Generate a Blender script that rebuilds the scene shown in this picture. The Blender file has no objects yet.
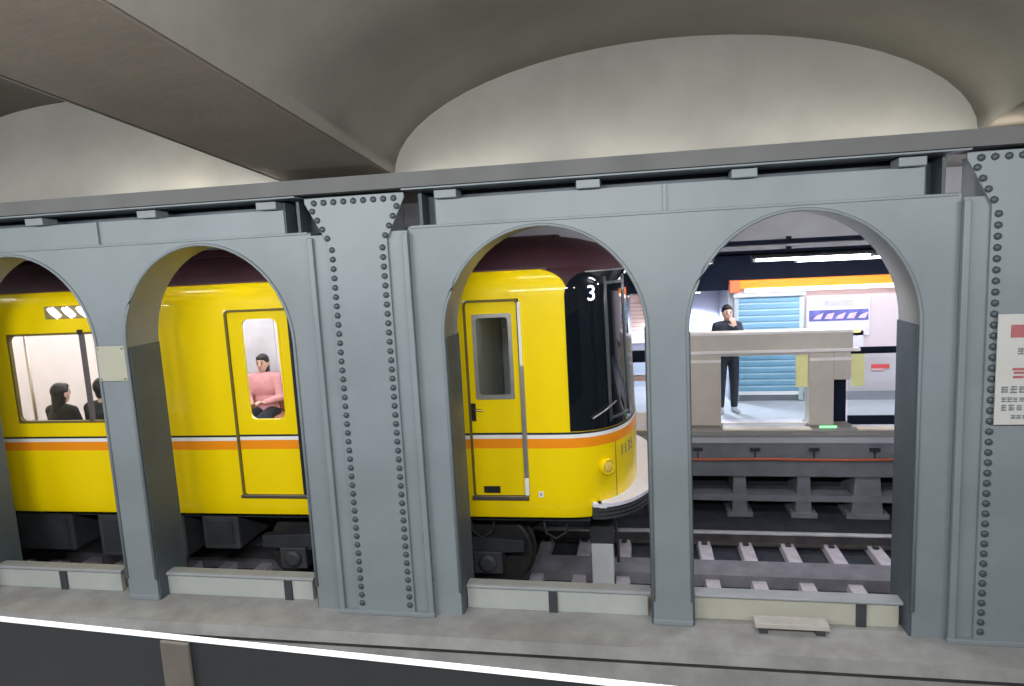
import bpy, bmesh, math, random
from mathutils import Vector, Matrix
random.seed(7)
S = bpy.context.scene
PI = math.pi

# ---------------------------------------------------------------- camera
CAM_H = 3.37
yaw, pitch, roll = math.radians(10.72), math.radians(7.78), math.radians(-2.99)
fwd = Vector((-math.sin(yaw) * math.cos(pitch), math.cos(yaw) * math.cos(pitch), -math.sin(pitch)))
rt = Vector((math.cos(yaw), math.sin(yaw), 0))
up = rt.cross(fwd)
rt2 = rt * math.cos(roll) + up * math.sin(roll)
up2 = up * math.cos(roll) - rt * math.sin(roll)
cam_data = bpy.data.cameras.new('camera')
cam_data.sensor_width = 36
cam_data.lens = 680 / 1024 * 36
cam_data.clip_start = 0.05
cam = bpy.data.objects.new('camera', cam_data)
cam.matrix_world = Matrix(((rt2.x, up2.x, -fwd.x, 0), (rt2.y, up2.y, -fwd.y, 0), (rt2.z, up2.z, -fwd.z, CAM_H), (0, 0, 0, 1)))
S.collection.objects.link(cam)
S.camera = cam

# ---------------------------------------------------------------- world, exposure
w = bpy.data.worlds.new('world')
S.world = w
w.use_nodes = True
w.node_tree.nodes['Background'].inputs[0].default_value = (0.55, 0.62, 0.7, 1)
w.node_tree.nodes['Background'].inputs[1].default_value = 0.06
S.view_settings.view_transform = 'Standard'
S.view_settings.look = 'None'
S.view_settings.gamma = 1
S.view_settings.use_curve_mapping = False
S.view_settings.exposure = 0.0

# ---------------------------------------------------------------- large lamps
def area(name, loc, size, power, target, color=(1, 1, 1)):
    d = bpy.data.lights.new(name, 'AREA')
    d.shape = 'RECTANGLE'
    d.size, d.size_y = size
    d.energy = power
    d.color = color
    o = bpy.data.objects.new(name, d)
    o.location = loc
    v = Vector(target) - Vector(loc)
    z = -v.normalized()
    x = Vector((1, 0, 0))
    y = z.cross(x).normalized()
    x = y.cross(z)
    o.matrix_world = Matrix(((x.x, y.x, z.x, loc[0]), (x.y, y.y, z.y, loc[1]), (x.z, y.z, z.z, loc[2]), (0, 0, 0, 1)))
    S.collection.objects.link(o)
    return o

NEAR_COL = (0.97, 0.99, 1.0)
for x, p in ((-8.4, 110), (-4.4, 165), (-0.4, 165), (3.6, 110)):                                   # fluorescent rows of the near platform
    area('platform_fluorescent', (x, 0.2, 4.2), (3.0, 0.12), p, (x, 4.6, 1.5), NEAR_COL)
FAR_COL = (0.93, 0.93, 1.0)
for x in (2.3, 5.4):                                          # over the far platform, between its beams
    area('platform_fluorescent', (x, 9.35, 3.1), (2.6, 0.15), 50, (x, 10.0, 0.0), FAR_COL)

# ---------------------------------------------------------------- materials
MATS = {}
def mat(name, col, rough=0.5, metal=0.0, var=0.08, scale=6.0, emit=None, bump=0.0, dirt=None, dirt_amt=0.0, coat=0.0, spec=0.5):
    if name in MATS: return MATS[name]
    m = bpy.data.materials.new(name)
    m.use_nodes = True
    nt = m.node_tree
    b = nt.nodes['Principled BSDF']
    b.inputs['Roughness'].default_value = rough
    b.inputs['Metallic'].default_value = metal
    b.inputs['Specular IOR Level'].default_value = spec
    b.inputs['Coat Weight'].default_value = coat
    b.inputs['Coat Roughness'].default_value = 0.05
    tc = nt.nodes.new('ShaderNodeTexCoord')
    n = nt.nodes.new('ShaderNodeTexNoise')
    n.inputs['Scale'].default_value = scale
    n.inputs['Detail'].default_value = 6
    nt.links.new(tc.outputs['Object'], n.inputs['Vector'])
    r = nt.nodes.new('ShaderNodeValToRGB')
    c = Vector(col)
    lo, hi = c * (1 - var), c * (1 + var)
    r.color_ramp.elements[0].position = 0.3
    r.color_ramp.elements[1].position = 0.7
    r.color_ramp.elements[0].color = (*lo, 1)
    r.color_ramp.elements[1].color = (*[min(1, k) for k in hi], 1)
    nt.links.new(n.outputs['Fac'], r.inputs['Fac'])
    out = r.outputs['Color']
    if dirt:
        n2 = nt.nodes.new('ShaderNodeTexNoise')
        n2.inputs['Scale'].default_value = scale * 0.37
        n2.inputs['Detail'].default_value = 8
        n2.inputs['Roughness'].default_value = 0.7
        nt.links.new(tc.outputs['Object'], n2.inputs['Vector'])
        r2 = nt.nodes.new('ShaderNodeValToRGB')
        r2.color_ramp.elements[0].position = 0.45
        r2.color_ramp.elements[1].position = 0.75
        r2.color_ramp.elements[0].color = (0, 0, 0, 1)
        r2.color_ramp.elements[1].color = (dirt_amt,) * 3 + (1,)
        nt.links.new(n2.outputs['Fac'], r2.inputs['Fac'])
        mx = nt.nodes.new('ShaderNodeMix')
        mx.data_type = 'RGBA'
        nt.links.new(r2.outputs['Color'], mx.inputs['Factor'])
        nt.links.new(out, mx.inputs['A'])
        mx.inputs['B'].default_value = (*dirt, 1)
        out = mx.outputs['Result']
    nt.links.new(out, b.inputs['Base Color'])
    if bump:
        bp = nt.nodes.new('ShaderNodeBump')
        bp.inputs['Strength'].default_value = bump
        bp.inputs['Distance'].default_value = 0.01
        n3 = nt.nodes.new('ShaderNodeTexNoise')
        n3.inputs['Scale'].default_value = scale * 8
        nt.links.new(tc.outputs['Object'], n3.inputs['Vector'])
        nt.links.new(n3.outputs['Fac'], bp.inputs['Height'])
        nt.links.new(bp.outputs['Normal'], b.inputs['Normal'])
    if emit:
        b.inputs['Emission Color'].default_value = (*col, 1)
        b.inputs['Emission Strength'].default_value = emit
    MATS[name] = m
    return m

def glass(name, tint=(0.9, 0.95, 0.95), refl=0.12):
    m = bpy.data.materials.new(name)
    m.use_nodes = True
    nt = m.node_tree
    nt.nodes.remove(nt.nodes['Principled BSDF'])
    t = nt.nodes.new('ShaderNodeBsdfTransparent')
    t.inputs[0].default_value = (*tint, 1)
    g = nt.nodes.new('ShaderNodeBsdfGlossy')
    g.inputs['Roughness'].default_value = 0.03
    lw = nt.nodes.new('ShaderNodeLayerWeight')
    lw.inputs['Blend'].default_value = 0.5
    pw = nt.nodes.new('ShaderNodeMath'); pw.operation = 'POWER'; pw.inputs[1].default_value = 3.5
    nt.links.new(lw.outputs['Facing'], pw.inputs[0])
    f = nt.nodes.new('ShaderNodeMath'); f.operation = 'MULTIPLY_ADD'; f.inputs[1].default_value = 0.7; f.inputs[2].default_value = 0.03
    nt.links.new(pw.outputs[0], f.inputs[0])
    mx = nt.nodes.new('ShaderNodeMixShader')
    nt.links.new(f.outputs[0], mx.inputs[0])
    nt.links.new(t.outputs[0], mx.inputs[1])
    nt.links.new(g.outputs[0], mx.inputs[2])
    nt.links.new(mx.outputs[0], nt.nodes['Material Output'].inputs[0])
    return m

STEEL = mat('painted_steel', (0.235, 0.268, 0.285), 0.42, 0, 0.08, 1.3, dirt=(0.14, 0.16, 0.172), dirt_amt=0.5, bump=0.06)
JAMB = mat('dark_jamb_recess_shade', (0.075, 0.095, 0.115), 0.5, 0, 0.15, 3)  # dark jamb plates; also stands in for shade in the girder recesses
SOFFIT = mat('arch_soffit_paint', (0.26, 0.265, 0.26), 0.4, 0, 0.1, 3)
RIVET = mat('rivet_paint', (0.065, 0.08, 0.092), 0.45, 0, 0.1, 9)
CONC = mat('ceiling_concrete', (0.255, 0.24, 0.205), 0.9, 0, 0.1, 2.2, dirt=(0.19, 0.175, 0.15), dirt_amt=0.5, bump=0.15)
BEAMC = mat('beam_concrete', (0.235, 0.20, 0.16), 0.9, 0, 0.1, 2.0, dirt=(0.18, 0.155, 0.125), dirt_amt=0.5, bump=0.15)
LUN = mat('lunette_plaster', (0.30, 0.29, 0.26), 0.9, 0, 0.08, 2.5, dirt=(0.23, 0.22, 0.195), dirt_amt=0.5, bump=0.1)
LEDGE = mat('ledge_concrete', (0.33, 0.325, 0.315), 0.85, 0, 0.15, 4, dirt=(0.15, 0.14, 0.13), dirt_amt=0.6, bump=0.2)
PANELC = mat('low_wall_board', (0.42, 0.445, 0.425), 0.7, 0, 0.06, 3, dirt=(0.27, 0.28, 0.26), dirt_amt=0.5)
PANELY = mat('low_wall_cream_board', (0.47, 0.46, 0.385), 0.7, 0, 0.06, 3, dirt=(0.32, 0.31, 0.25), dirt_amt=0.5)
COPING = mat('coping_grey', (0.30, 0.315, 0.33), 0.5, 0, 0.1, 4)
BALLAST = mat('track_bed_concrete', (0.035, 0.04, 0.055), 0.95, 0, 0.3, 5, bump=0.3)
SLEEPER = mat('sleeper_concrete', (0.60, 0.56, 0.62), 0.85, 0, 0.12, 6, dirt=(0.22, 0.2, 0.22), dirt_amt=0.5)
RAILM = mat('rail_steel', (0.14, 0.13, 0.13), 0.4, 0.6, 0.2, 8)
RAILTOP = mat('polished_rail_head', (0.85, 0.86, 0.88), 0.38, 0.7, 0.05, 8)
YELLOW = mat('yellow_train_paint', (0.98, 0.715, 0.0), 0.4, 0, 0.02, 1.2, coat=0.5, spec=0.25)
ORANGE = mat('orange_stripe_paint', (0.98, 0.31, 0.008), 0.35, 0, 0.02, 3)
WHITE = mat('white_stripe_paint', (0.88, 0.88, 0.88), 0.4, 0, 0.02, 3)
MAROON = mat('maroon_roof_paint', (0.040, 0.010, 0.016), 0.6, 0, 0.15, 2)
BLACKG = mat('black_mask_glass', (0.006, 0.009, 0.013), 0.04, 0, 0.1, 3, coat=0.6)
BLACK = mat('black_rubber', (0.012, 0.012, 0.014), 0.6, 0, 0.2, 6)
UNDER = mat('underframe_dark', (0.028, 0.032, 0.038), 0.7, 0, 0.3, 5)
UNDERL = mat('underframe_grey', (0.055, 0.06, 0.068), 0.6, 0.2, 0.2, 5)
ALU = mat('brushed_aluminium', (0.55, 0.53, 0.52), 0.35, 0.8, 0.08, 10)
GREYP = mat('light_grey_plate', (0.58, 0.60, 0.61), 0.5, 0, 0.06, 5)
BUMP = mat('bumper_grey_white', (0.82, 0.80, 0.88), 0.4, 0, 0.04, 5)
INW = mat('train_lining_white', (0.80, 0.74, 0.74), 0.5, 0, 0.03, 4)
INFL = mat('train_floor_grey', (0.30, 0.28, 0.28), 0.7, 0, 0.1, 6)
CABW = mat('cab_lining_grey', (0.55, 0.58, 0.60), 0.6, 0, 0.08, 4)
LAMP = mat('tube_glow', (1.0, 0.97, 0.97), 0.5, emit=7.0, var=0)
GLASS = glass('clear_pane')
TINT = glass('smoked_pane', (0.16, 0.18, 0.19))
GATE = mat('gate_champagne_metal', (0.66, 0.61, 0.55), 0.45, 0.2, 0.04, 5)
GATEL = mat('gate_pale_trim', (0.95, 0.92, 0.90), 0.4, 0, 0.03, 5)
PLAT = mat('platform_tile', (0.46, 0.47, 0.52), 0.5, 0, 0.06, 5)
EDGE = mat('platform_edge_cream', (0.85, 0.74, 0.63), 0.6, 0, 0.05, 8)
FARW = mat('far_wall_enamel', (0.62, 0.555, 0.59), 0.45, 0, 0.03, 2)
NAVY = mat('dark_navy_paint', (0.009, 0.014, 0.03), 0.8, 0, 0.2, 3, spec=0.15)
FARC = mat('far_bulkhead_grey', (0.55, 0.56, 0.58), 0.8, 0, 0.08, 3)
DARKW = mat('dark_tunnel_wall', (0.06, 0.068, 0.078), 0.9, 0, 0.25, 3, bump=0.2)  # even dark tone of the wall under the platform
UNDPL = mat('platform_face_concrete', (0.17, 0.19, 0.21), 0.85, 0, 0.15, 4)
SUPP = mat('support_concrete', (0.20, 0.22, 0.245), 0.85, 0, 0.15, 4)

# ---------------------------------------------------------------- mesh helpers
def obj(name, bm, m, parent=None, smooth=False, bevel=0):
    me = bpy.data.meshes.new(name)
    bmesh.ops.recalc_face_normals(bm, faces=bm.faces)
    bm.to_mesh(me); bm.free()
    for k in (m if isinstance(m, (list, tuple)) else [m]): me.materials.append(k)
    if smooth:
        for p in me.polygons: p.use_smooth = True
    o = bpy.data.objects.new(name, me)
    S.collection.objects.link(o)
    if parent is not None: o.parent = parent
    if bevel:
        b = o.modifiers.new('bevel', 'BEVEL'); b.width = bevel; b.segments = 2; b.limit_method = 'ANGLE'
    return o
def tag(o, label=None, cat=None, group=None, kind=None):
    if label: o['label'] = label
    if cat: o['category'] = cat
    if group: o['group'] = group
    if kind: o['kind'] = kind
    return o
def thing(name, loc, label, cat, group=None, rz=0, kind='thing'):
    o = bpy.data.objects.new(name, None)
    S.collection.objects.link(o)
    o.location = loc; o.rotation_euler = (0, 0, rz); o.empty_display_size = 0.1
    return tag(o, label, cat, group, kind)
def struct(name, bm, m, bevel=0, smooth=False):
    return tag(obj(name, bm, m, None, smooth, bevel), kind='structure')
def B(): return bmesh.new()
def box(bm, x0, x1, y0, y1, z0, z1, mi=0):
    v = [bm.verts.new(p) for p in ((x0, y0, z0), (x1, y0, z0), (x1, y1, z0), (x0, y1, z0), (x0, y0, z1), (x1, y0, z1), (x1, y1, z1), (x0, y1, z1))]
    for f in ((0, 3, 2, 1), (4, 5, 6, 7), (0, 1, 5, 4), (1, 2, 6, 5), (2, 3, 7, 6), (3, 0, 4, 7)):
        bm.faces.new([v[i] for i in f]).material_index = mi
    return bm
def bx(*a): return box(B(), *a)
def prism(bm, pts, d0, d1, axis='y', mi=0):
    """outline (u,v) extruded along axis: y -> (u,d,v); x -> (d,u,v); z -> (u,v,d)"""
    def P(u, v, d): return {'y': (u, d, v), 'x': (d, u, v), 'z': (u, v, d)}[axis]
    a = [bm.verts.new(P(u, v, d0)) for u, v in pts]
    b = [bm.verts.new(P(u, v, d1)) for u, v in pts]
    n = len(pts)
    bm.faces.new(a).material_index = mi
    bm.faces.new(b[::-1]).material_index = mi
    for i in range(n):
        bm.faces.new((a[i], a[(i + 1) % n], b[(i + 1) % n], b[i])).material_index = mi
    return bm
def tube(bm, pts, r, seg=10, r2=None):
    pts = [Vector(p) for p in pts]
    rings = []
    for i, p in enumerate(pts):
        t = (pts[min(i + 1, len(pts) - 1)] - pts[max(i - 1, 0)]).normalized()
        a = t.cross(Vector((0, 0, 1)) if abs(t.z) < 0.9 else Vector((1, 0, 0))).normalized()
        b = t.cross(a)
        rr = r if r2 is None else r + (r2 - r) * i / (len(pts) - 1)
        rings.append([bm.verts.new(p + (a * math.cos(2 * PI * k / seg) + b * math.sin(2 * PI * k / seg)) * rr) for k in range(seg)])
    for i in range(len(rings) - 1):
        for k in range(seg):
            bm.faces.new((rings[i][k], rings[i][(k + 1) % seg], rings[i + 1][(k + 1) % seg], rings[i + 1][k]))
    bm.faces.new(rings[0][::-1]); bm.faces.new(rings[-1])
    return bm
def lathe(bm, prof, c=(0, 0, 0), axis='z', seg=24):
    rings = []
    for r, h in prof:
        ring = []
        for k in range(seg):
            a = 2 * PI * k / seg
            u, v = r * math.cos(a), r * math.sin(a)
            p = {'z': (u, v, h), 'y': (u, h, v), 'x': (h, u, v)}[axis]
            ring.append(bm.verts.new((p[0] + c[0], p[1] + c[1], p[2] + c[2])))
        rings.append(ring)
    for i in range(len(rings) - 1):
        for k in range(seg):
            bm.faces.new((rings[i][k], rings[i][(k + 1) % seg], rings[i + 1][(k + 1) % seg], rings[i + 1][k]))
    bm.faces.new(rings[0][::-1]); bm.faces.new(rings[-1])
    return bm
def rrect(x0, x1, z0, z1, r, n=5):
    pts = []
    for cx, cz, a0 in ((x1 - r, z0 + r, -PI / 2), (x1 - r, z1 - r, 0), (x0 + r, z1 - r, PI / 2), (x0 + r, z0 + r, PI)):
        for i in range(n + 1):
            a = a0 + PI / 2 * i / n
            pts.append((cx + r * math.cos(a), cz + r * math.sin(a)))
    return pts
def ringframe(bm, outer, inner, y0, y1, mi=0):
    """frame between two outlines with the same point count, in the x-z plane"""
    n = len(outer)
    V = [[bm.verts.new((u, y, v)) for u, v in pts] for y in (y0, y1) for pts in (outer, inner)]
    o0, i0, o1, i1 = V
    for k in range(n):
        j = (k + 1) % n
        for q in ((o0[k], o0[j], i0[j], i0[k]), (o1[k], i1[k], i1[j], o1[j]), (o0[k], o1[k], o1[j], o0[j]), (i0[k], i0[j], i1[j], i1[k])):
            bm.faces.new(q).material_index = mi
    return bm
def text_mesh(name, body, m, size, parent=None, depth=0.003, sx=1.0):
    c = bpy.data.curves.new(name, 'FONT')
    c.body = body; c.size = size; c.extrude = depth; c.align_x = 'CENTER'; c.align_y = 'CENTER'
    t = bpy.data.objects.new(name, c)
    S.collection.objects.link(t)
    dg = bpy.context.evaluated_depsgraph_get()
    me = bpy.data.meshes.new_from_object(t.evaluated_get(dg))
    bpy.data.objects.remove(t)
    me.name = name
    me.materials.clear(); me.materials.append(m)
    o = bpy.data.objects.new(name, me)
    S.collection.objects.link(o)
    if parent is not None: o.parent = parent
    return o

# ================================================================ SETTING
CY = 5.0                    # front plane of the arcade
PIT = 4.6                   # bay pitch
PX = [-6.7, -2.1, 2.5, 7.1] # pillar centres

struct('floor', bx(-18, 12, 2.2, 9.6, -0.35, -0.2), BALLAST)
struct('floor_platform', bx(-18, 12, -3, 1.35, -0.2, 0.95), PLAT)
struct('wall_back', bx(-18, 12, -3.2, -3.0, -0.2, 5.4), FARW)

# ledge that carries the arcade, with the lower cable-trough step in front of it
b = B()
prism(b, [(4.66, 0.36), (4.68, 0.45), (5.5, 0.45), (5.5, -0.2), (4.78, -0.2), (4.78, 0.36)], -14, 9, 'x')
struct('ledge', b, LEDGE)
b = B()
prism(b, [(4.10, -0.2), (4.10, 0.02), (4.14, 0.06), (4.74, 0.06), (4.74, -0.2)], -14, 9, 'x')
struct('ledge_step', b, LEDGE)

# concrete bed strip between the rails
b = B(); box(b, -14, 9, 6.90, 7.25, -0.2, -0.075)
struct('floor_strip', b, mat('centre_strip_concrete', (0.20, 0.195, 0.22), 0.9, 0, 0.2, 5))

# vaulted ceiling over the near track: direction rises towards the near platform
TY = 5.16                   # plane of the lunettes
SK, RISE = 0.058, 0.127
VAULT_END = -3.2
def far2near(x, z, y):
    d = TY - y
    return (x - SK * d, y, z + RISE * d)
SPR = 3.99
def vault_profile(x0, x1, n=28, h=0.80):
    c, a = (x0 + x1) / 2, (x1 - x0) / 2
    return [(c - a * math.cos(PI * i / n), SPR + h * math.sin(PI * i / n) ** 1.0) for i in range(n + 1)]
bays = [(-7.05 - PIT, -7.35), (-7.35 + 0.92, -2.75), (-1.83, 2.25), (3.17, 6.85)]
for i, (x0, x1) in enumerate(bays):
    pr = vault_profile(x0, x1)
    b = B()
    ya = [TY + 0.02, 3.5, 1.5, VAULT_END]
    def vp_(x, z, y):
        p = far2near(x, z, y)
        return (p[0] + 0.04 * (TY - y) * (x1 - x) / (x1 - x0), p[1], p[2])
    rows = [[b.verts.new(vp_(x, z, y)) for x, z in pr] for y in ya]
    outer = [[b.verts.new(vp_(x, z + 0.25, y)) for x, z in pr] for y in ya]
    for R_, fl in ((rows, 0), (outer, 1)):
        for r0, r1 in zip(R_, R_[1:]):
            for k in range(len(pr) - 1):
                f = (r0[k], r0[k + 1], r1[k + 1], r1[k])
                b.faces.new(f if not fl else f[::-1])
    for R0, R1 in ((rows[0], outer[0]), (rows[-1], outer[-1])):
        for k in range(len(pr) - 1): b.faces.new((R0[k], R0[k + 1], R1[k + 1], R1[k]))
    o = struct('ceiling_vault', b, CONC, smooth=True)
    # lunette wall above the girder
    b = B()
    prism(b, [(x0 - 0.1, 3.90), (x1 + 0.1, 3.90)] + [(x, z + 0.06) for x, z in pr[::-1]], TY, TY + 0.3)
    struct('wall_lunette', b, LUN)
# beams between the bays
for x0, x1 in ((-7.35, -7.35 + 0.92), (-2.75, -1.83), (2.25, 3.17)):
    b = B()
    prof = [(x0, SPR + 1.3), (x0, SPR), (x1, SPR), (x1, SPR + 1.3)]
    fl = 0.12 / 3.0                                                 # the beam widens a little towards the near platform
    def bp_(x, z, y):
        p = far2near(x, z, y); d = TY - y
        return (p[0] + (fl * d if x == x1 else 0.0), p[1], p[2])
    f = [b.verts.new(bp_(x, z, TY + 0.25)) for x, z in prof]
    g = [b.verts.new(bp_(x, z, VAULT_END)) for x, z in prof]
    b.faces.new(f); b.faces.new(g[::-1])
    for k in range(4): b.faces.new((f[k], f[(k + 1) % 4], g[(k + 1) % 4], g[k]))
    struct('ceiling_beam', b, BEAMC, bevel=0.03)

# far track: roof slab, bulkhead over the platform edge, platform ceiling
struct('ceiling_track', bx(-14, 9, 5.46, 8.42, 4.02, 4.2), mat('track_roof_concrete', (0.50, 0.46, 0.42), 0.9, 0, 0.1, 2))
struct('trim_1', bx(-14, 9, 8.42, 8.62, 3.22, 4.2), FARC)
struct('ceiling_platform', bx(-14, 9, 8.62, 14.0, 3.16, 3.3), NAVY)
# cable trays along the bulkhead
for z, h, n in ((3.29, 0.045, 'cable tray along the grey bulkhead, upper one'), (3.19, 0.03, 'cable tray along the bottom edge of the grey bulkhead')):
    t = thing('cable_tray', (0, 8.37, z), 'dark ' + n, 'cable tray', 'cable trays on the bulkhead')
    obj('tray', bx(-13, 9, -0.05, 0.05, 0, h), NAVY, t)
    for k in range(15): obj('hanger', bx(-12.3 + k * 1.4, -12.26 + k * 1.4, -0.055, 0.05, h, h + 0.03), NAVY, t)

# far platform slab, face and walls
EY = 8.72
struct('floor_far', bx(-14, 9, EY, 14, 0.80, 0.95), PLAT)
struct('trim_2', bx(-14, 9, EY - 0.03, EY + 0.12, 0.90, 0.965), mat('platform_nosing', (0.30, 0.29, 0.28), 0.6, 0, 0.1, 6))
struct('wall_platform_face', bx(-14, 9, EY + 0.02, EY + 0.18, 0.36, 0.82), UNDPL)
struct('wall_under_platform', bx(-14, 9, 9.4, 9.6, -0.3, 0.82), DARKW)
struct('ledge_pipe_shelf', bx(-14, 9, EY + 0.05, EY + 0.4, 0.02, 0.1), SUPP)
WY = 10.45
struct('wall_far', bx(1.42, 9, WY, WY + 0.3, 0.95, 2.78), FARW)
struct('wall_far_header', bx(1.3, 9, WY - 0.05, WY + 0.3, 2.70, 3.2), NAVY)
struct('ceiling_recess', bx(-14, 1.3, WY - 0.05, 11.6, 2.62, 3.16), NAVY)
struct('trim_3', bx(1.42, 9, WY - 0.02, WY, 0.95, 1.08), mat('far_skirting', (0.30, 0.30, 0.34), 0.6, 0, 0.1, 4))
struct('wall_recess', bx(-14, 1.42, 11.6, 11.8, 0.95, 3.2), mat('recess_blue_enamel', (0.50, 0.53, 0.64), 0.4, 0, 0.05, 2))
struct('wall_recess_return', bx(1.30, 1.42, WY, 11.6, 0.95, 3.2), MATS['recess_blue_enamel'])

# ================================================================ ARCADE
Z0, ZT, ZS = 0.45, 3.58, 2.72
AR, AH = 0.765, 0.82
def arch_pts(cx, n=28, r=AR, h=AH):
    return [(cx - r * math.cos(PI * i / n), ZS + h * math.sin(PI * i / n)) for i in range(n + 1)]
def face_plate(bm, xa, xb, cxs, y0, y1):
    """plate with round-headed openings, from xa to xb"""
    def strip(pts_top, pts_bot):
        n = len(pts_top)
        T0 = [bm.verts.new((x, y0, z)) for x, z in pts_top]; T1 = [bm.verts.new((x, y1, z)) for x, z in pts_top]
        U0 = [bm.verts.new((x, y0, z)) for x, z in pts_bot]; U1 = [bm.verts.new((x, y1, z)) for x, z in pts_bot]
        for k in range(n - 1):
            bm.faces.new((U0[k], U0[k + 1], T0[k + 1], T0[k])); bm.faces.new((U1[k], T1[k], T1[k + 1], U1[k + 1]))
            bm.faces.new((T0[k], T0[k + 1], T1[k + 1], T1[k])); bm.faces.new((U0[k], U1[k], U1[k + 1], U0[k + 1]))
    x = xa
    for cx in cxs:
        box(bm, x, cx - AR, y0, y1, Z0, ZT)
        pts = arch_pts(cx)
        strip([(p[0], ZT) for p in pts], pts)
        x = cx + AR
    box(bm, x, xb, y0, y1, Z0, ZT)
    bmesh.ops.remove_doubles(bm, verts=bm.verts, dist=1e-4)
    return bm
frame_labels = ['pale grey steel arch frame before the coach with its lit side window and narrow door',
                'pale grey steel arch frame whose two arches show the train nose and the far platform',
                'pale grey steel arch frame beyond the pillar with the white notice']
for i in range(3):
    xa, xb = PX[i], PX[i + 1]
    c = (xa + xb) / 2
    cxs = [c - 0.145 - AR, c + 0.145 + AR]
    t = thing('arch_frame', (c, CY, Z0), frame_labels[i], 'arch frame', 'steel arch frames between the tracks')
    loc = [k - c for k in cxs]
    def rel(bm): bmesh.ops.translate(bm, verts=bm.verts, vec=(0, 0, 0)); return bm
    fp = face_plate(B(), xa + 0.40 - c, xb - 0.40 - c, loc, 0.0, 0.03)
    bmesh.ops.translate(fp, verts=fp.verts, vec=(0, 0, -Z0)); obj('front_plate', fp, STEEL, t)
    fp = face_plate(B(), xa + 0.40 - c, xb - 0.40 - c, loc, 0.37, 0.40)
    bmesh.ops.translate(fp, verts=fp.verts, vec=(0, 0, -Z0)); obj('rear_plate', fp, STEEL, t)
    for cx in loc:
        b = B()
        pi_, po = arch_pts(cx, r=AR, h=AH), arch_pts(cx, r=AR + 0.02, h=AH + 0.02)
        V = [[b.verts.new((x, y, z - Z0)) for x, z in pp] for y in (0.03, 0.37) for pp in (pi_, po)]
        for k in range(len(pi_) - 1):
            b.faces.new((V[0][k], V[0][k + 1], V[2][k + 1], V[2][k])); b.faces.new((V[1][k], V[3][k], V[3][k + 1], V[1][k + 1]))
        obj('soffit', b, SOFFIT, t, smooth=True)
        # rolled lip round the opening
        b = B()
        tube(b, [(x, -0.004, z - Z0) for x, z in [(cx - AR, Z0 + 0.2)] + arch_pts(cx, r=AR + 0.004, h=AH + 0.004) + [(cx + AR, Z0 + 0.2)]], 0.013, 8)
        obj('rolled_lip', b, STEEL, t, smooth=True)
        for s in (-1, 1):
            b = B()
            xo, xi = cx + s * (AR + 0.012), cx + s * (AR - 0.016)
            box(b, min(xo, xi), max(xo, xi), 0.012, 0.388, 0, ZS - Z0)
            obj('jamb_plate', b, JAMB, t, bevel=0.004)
    # raised base plate of the mullion
    b = B(); box(b, -0.150, 0.150, -0.012, 0.40, 0, 0.05); obj('mullion_base', b, STEEL, t, bevel=0.01)

pillar_labels = ['riveted steel pillar standing before the coach at the far edge of the view',
                 'riveted steel pillar between the coach doorway arch and the cab door arch',
                 'riveted steel pillar that carries the white and red notice',
                 'riveted steel pillar past the one with the notice']
def rivet(bm, x, y, z, r=0.021, axis='y'):
    vs = []
    seg = 8
    for rr, d in ((r, 0), (r * 0.92, 0.010), (r * 0.55, 0.018)):
        vs.append([bm.verts.new((x + rr * math.cos(2 * PI * k / seg), y - d, z + rr * math.sin(2 * PI * k / seg))) for k in range(seg)])
    for a, c in zip(vs, vs[1:]):
        for k in range(seg): bm.faces.new((a[k], a[(k + 1) % seg], c[(k + 1) % seg], c[k]))
    bm.faces.new(vs[-1])
RIV = None
for i, x in enumerate(PX):
    t = thing('steel_pillar', (x, CY, Z0), pillar_labels[i], 'pillar', 'riveted steel pillars of the arcade')
    H = 3.84 - Z0
    b = B()
    box(b, -0.399, 0.399, -0.03, 0.0, 0, 3.56 - Z0)
    box(b, -0.24, 0.24, 0.0, 0.40, 0, H)
    obj('core', b, STEEL, t, bevel=0.004)
    b = B()
    prism(b, [(-0.245, 0), (0.245, 0), (0.245, 3.50 - Z0), (0.40, 3.80 - Z0), (0.40, H), (-0.40, H), (-0.40, 3.80 - Z0), (-0.245, 3.50 - Z0)], -0.055, -0.03)
    obj('cover_plate', b, STEEL, t, bevel=0.004)
    spots = []
    for s in (-1, 1):
        b = B()
        for sx in (0.385,):
            box(b, s * sx - 0.022, s * sx + 0.022, -0.062, -0.03, 0, 3.54 - Z0)
        obj('edge_angle', b, STEEL, t, bevel=0.006)
        n = 41
        spots += [(s * 0.205, 0.10 + k * (3.44 - Z0 - 0.10) / (n - 1)) for k in range(n)]
        spots += [(s * (0.235 + k * 0.035), 3.53 - Z0 + k * 0.07) for k in range(4)]
    spots += [(-0.32 + k * 0.08, 3.80 - Z0) for k in range(9)]
    for u, v in spots:
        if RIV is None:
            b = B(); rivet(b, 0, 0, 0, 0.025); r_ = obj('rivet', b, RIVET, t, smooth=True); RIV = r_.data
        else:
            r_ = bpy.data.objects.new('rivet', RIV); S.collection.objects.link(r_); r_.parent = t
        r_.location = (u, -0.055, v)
    b = B(); box(b, -0.415, 0.415, -0.07, -0.03, 0, 0.04); obj('foot_plate', b, STEEL, t, bevel=0.008)

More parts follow.
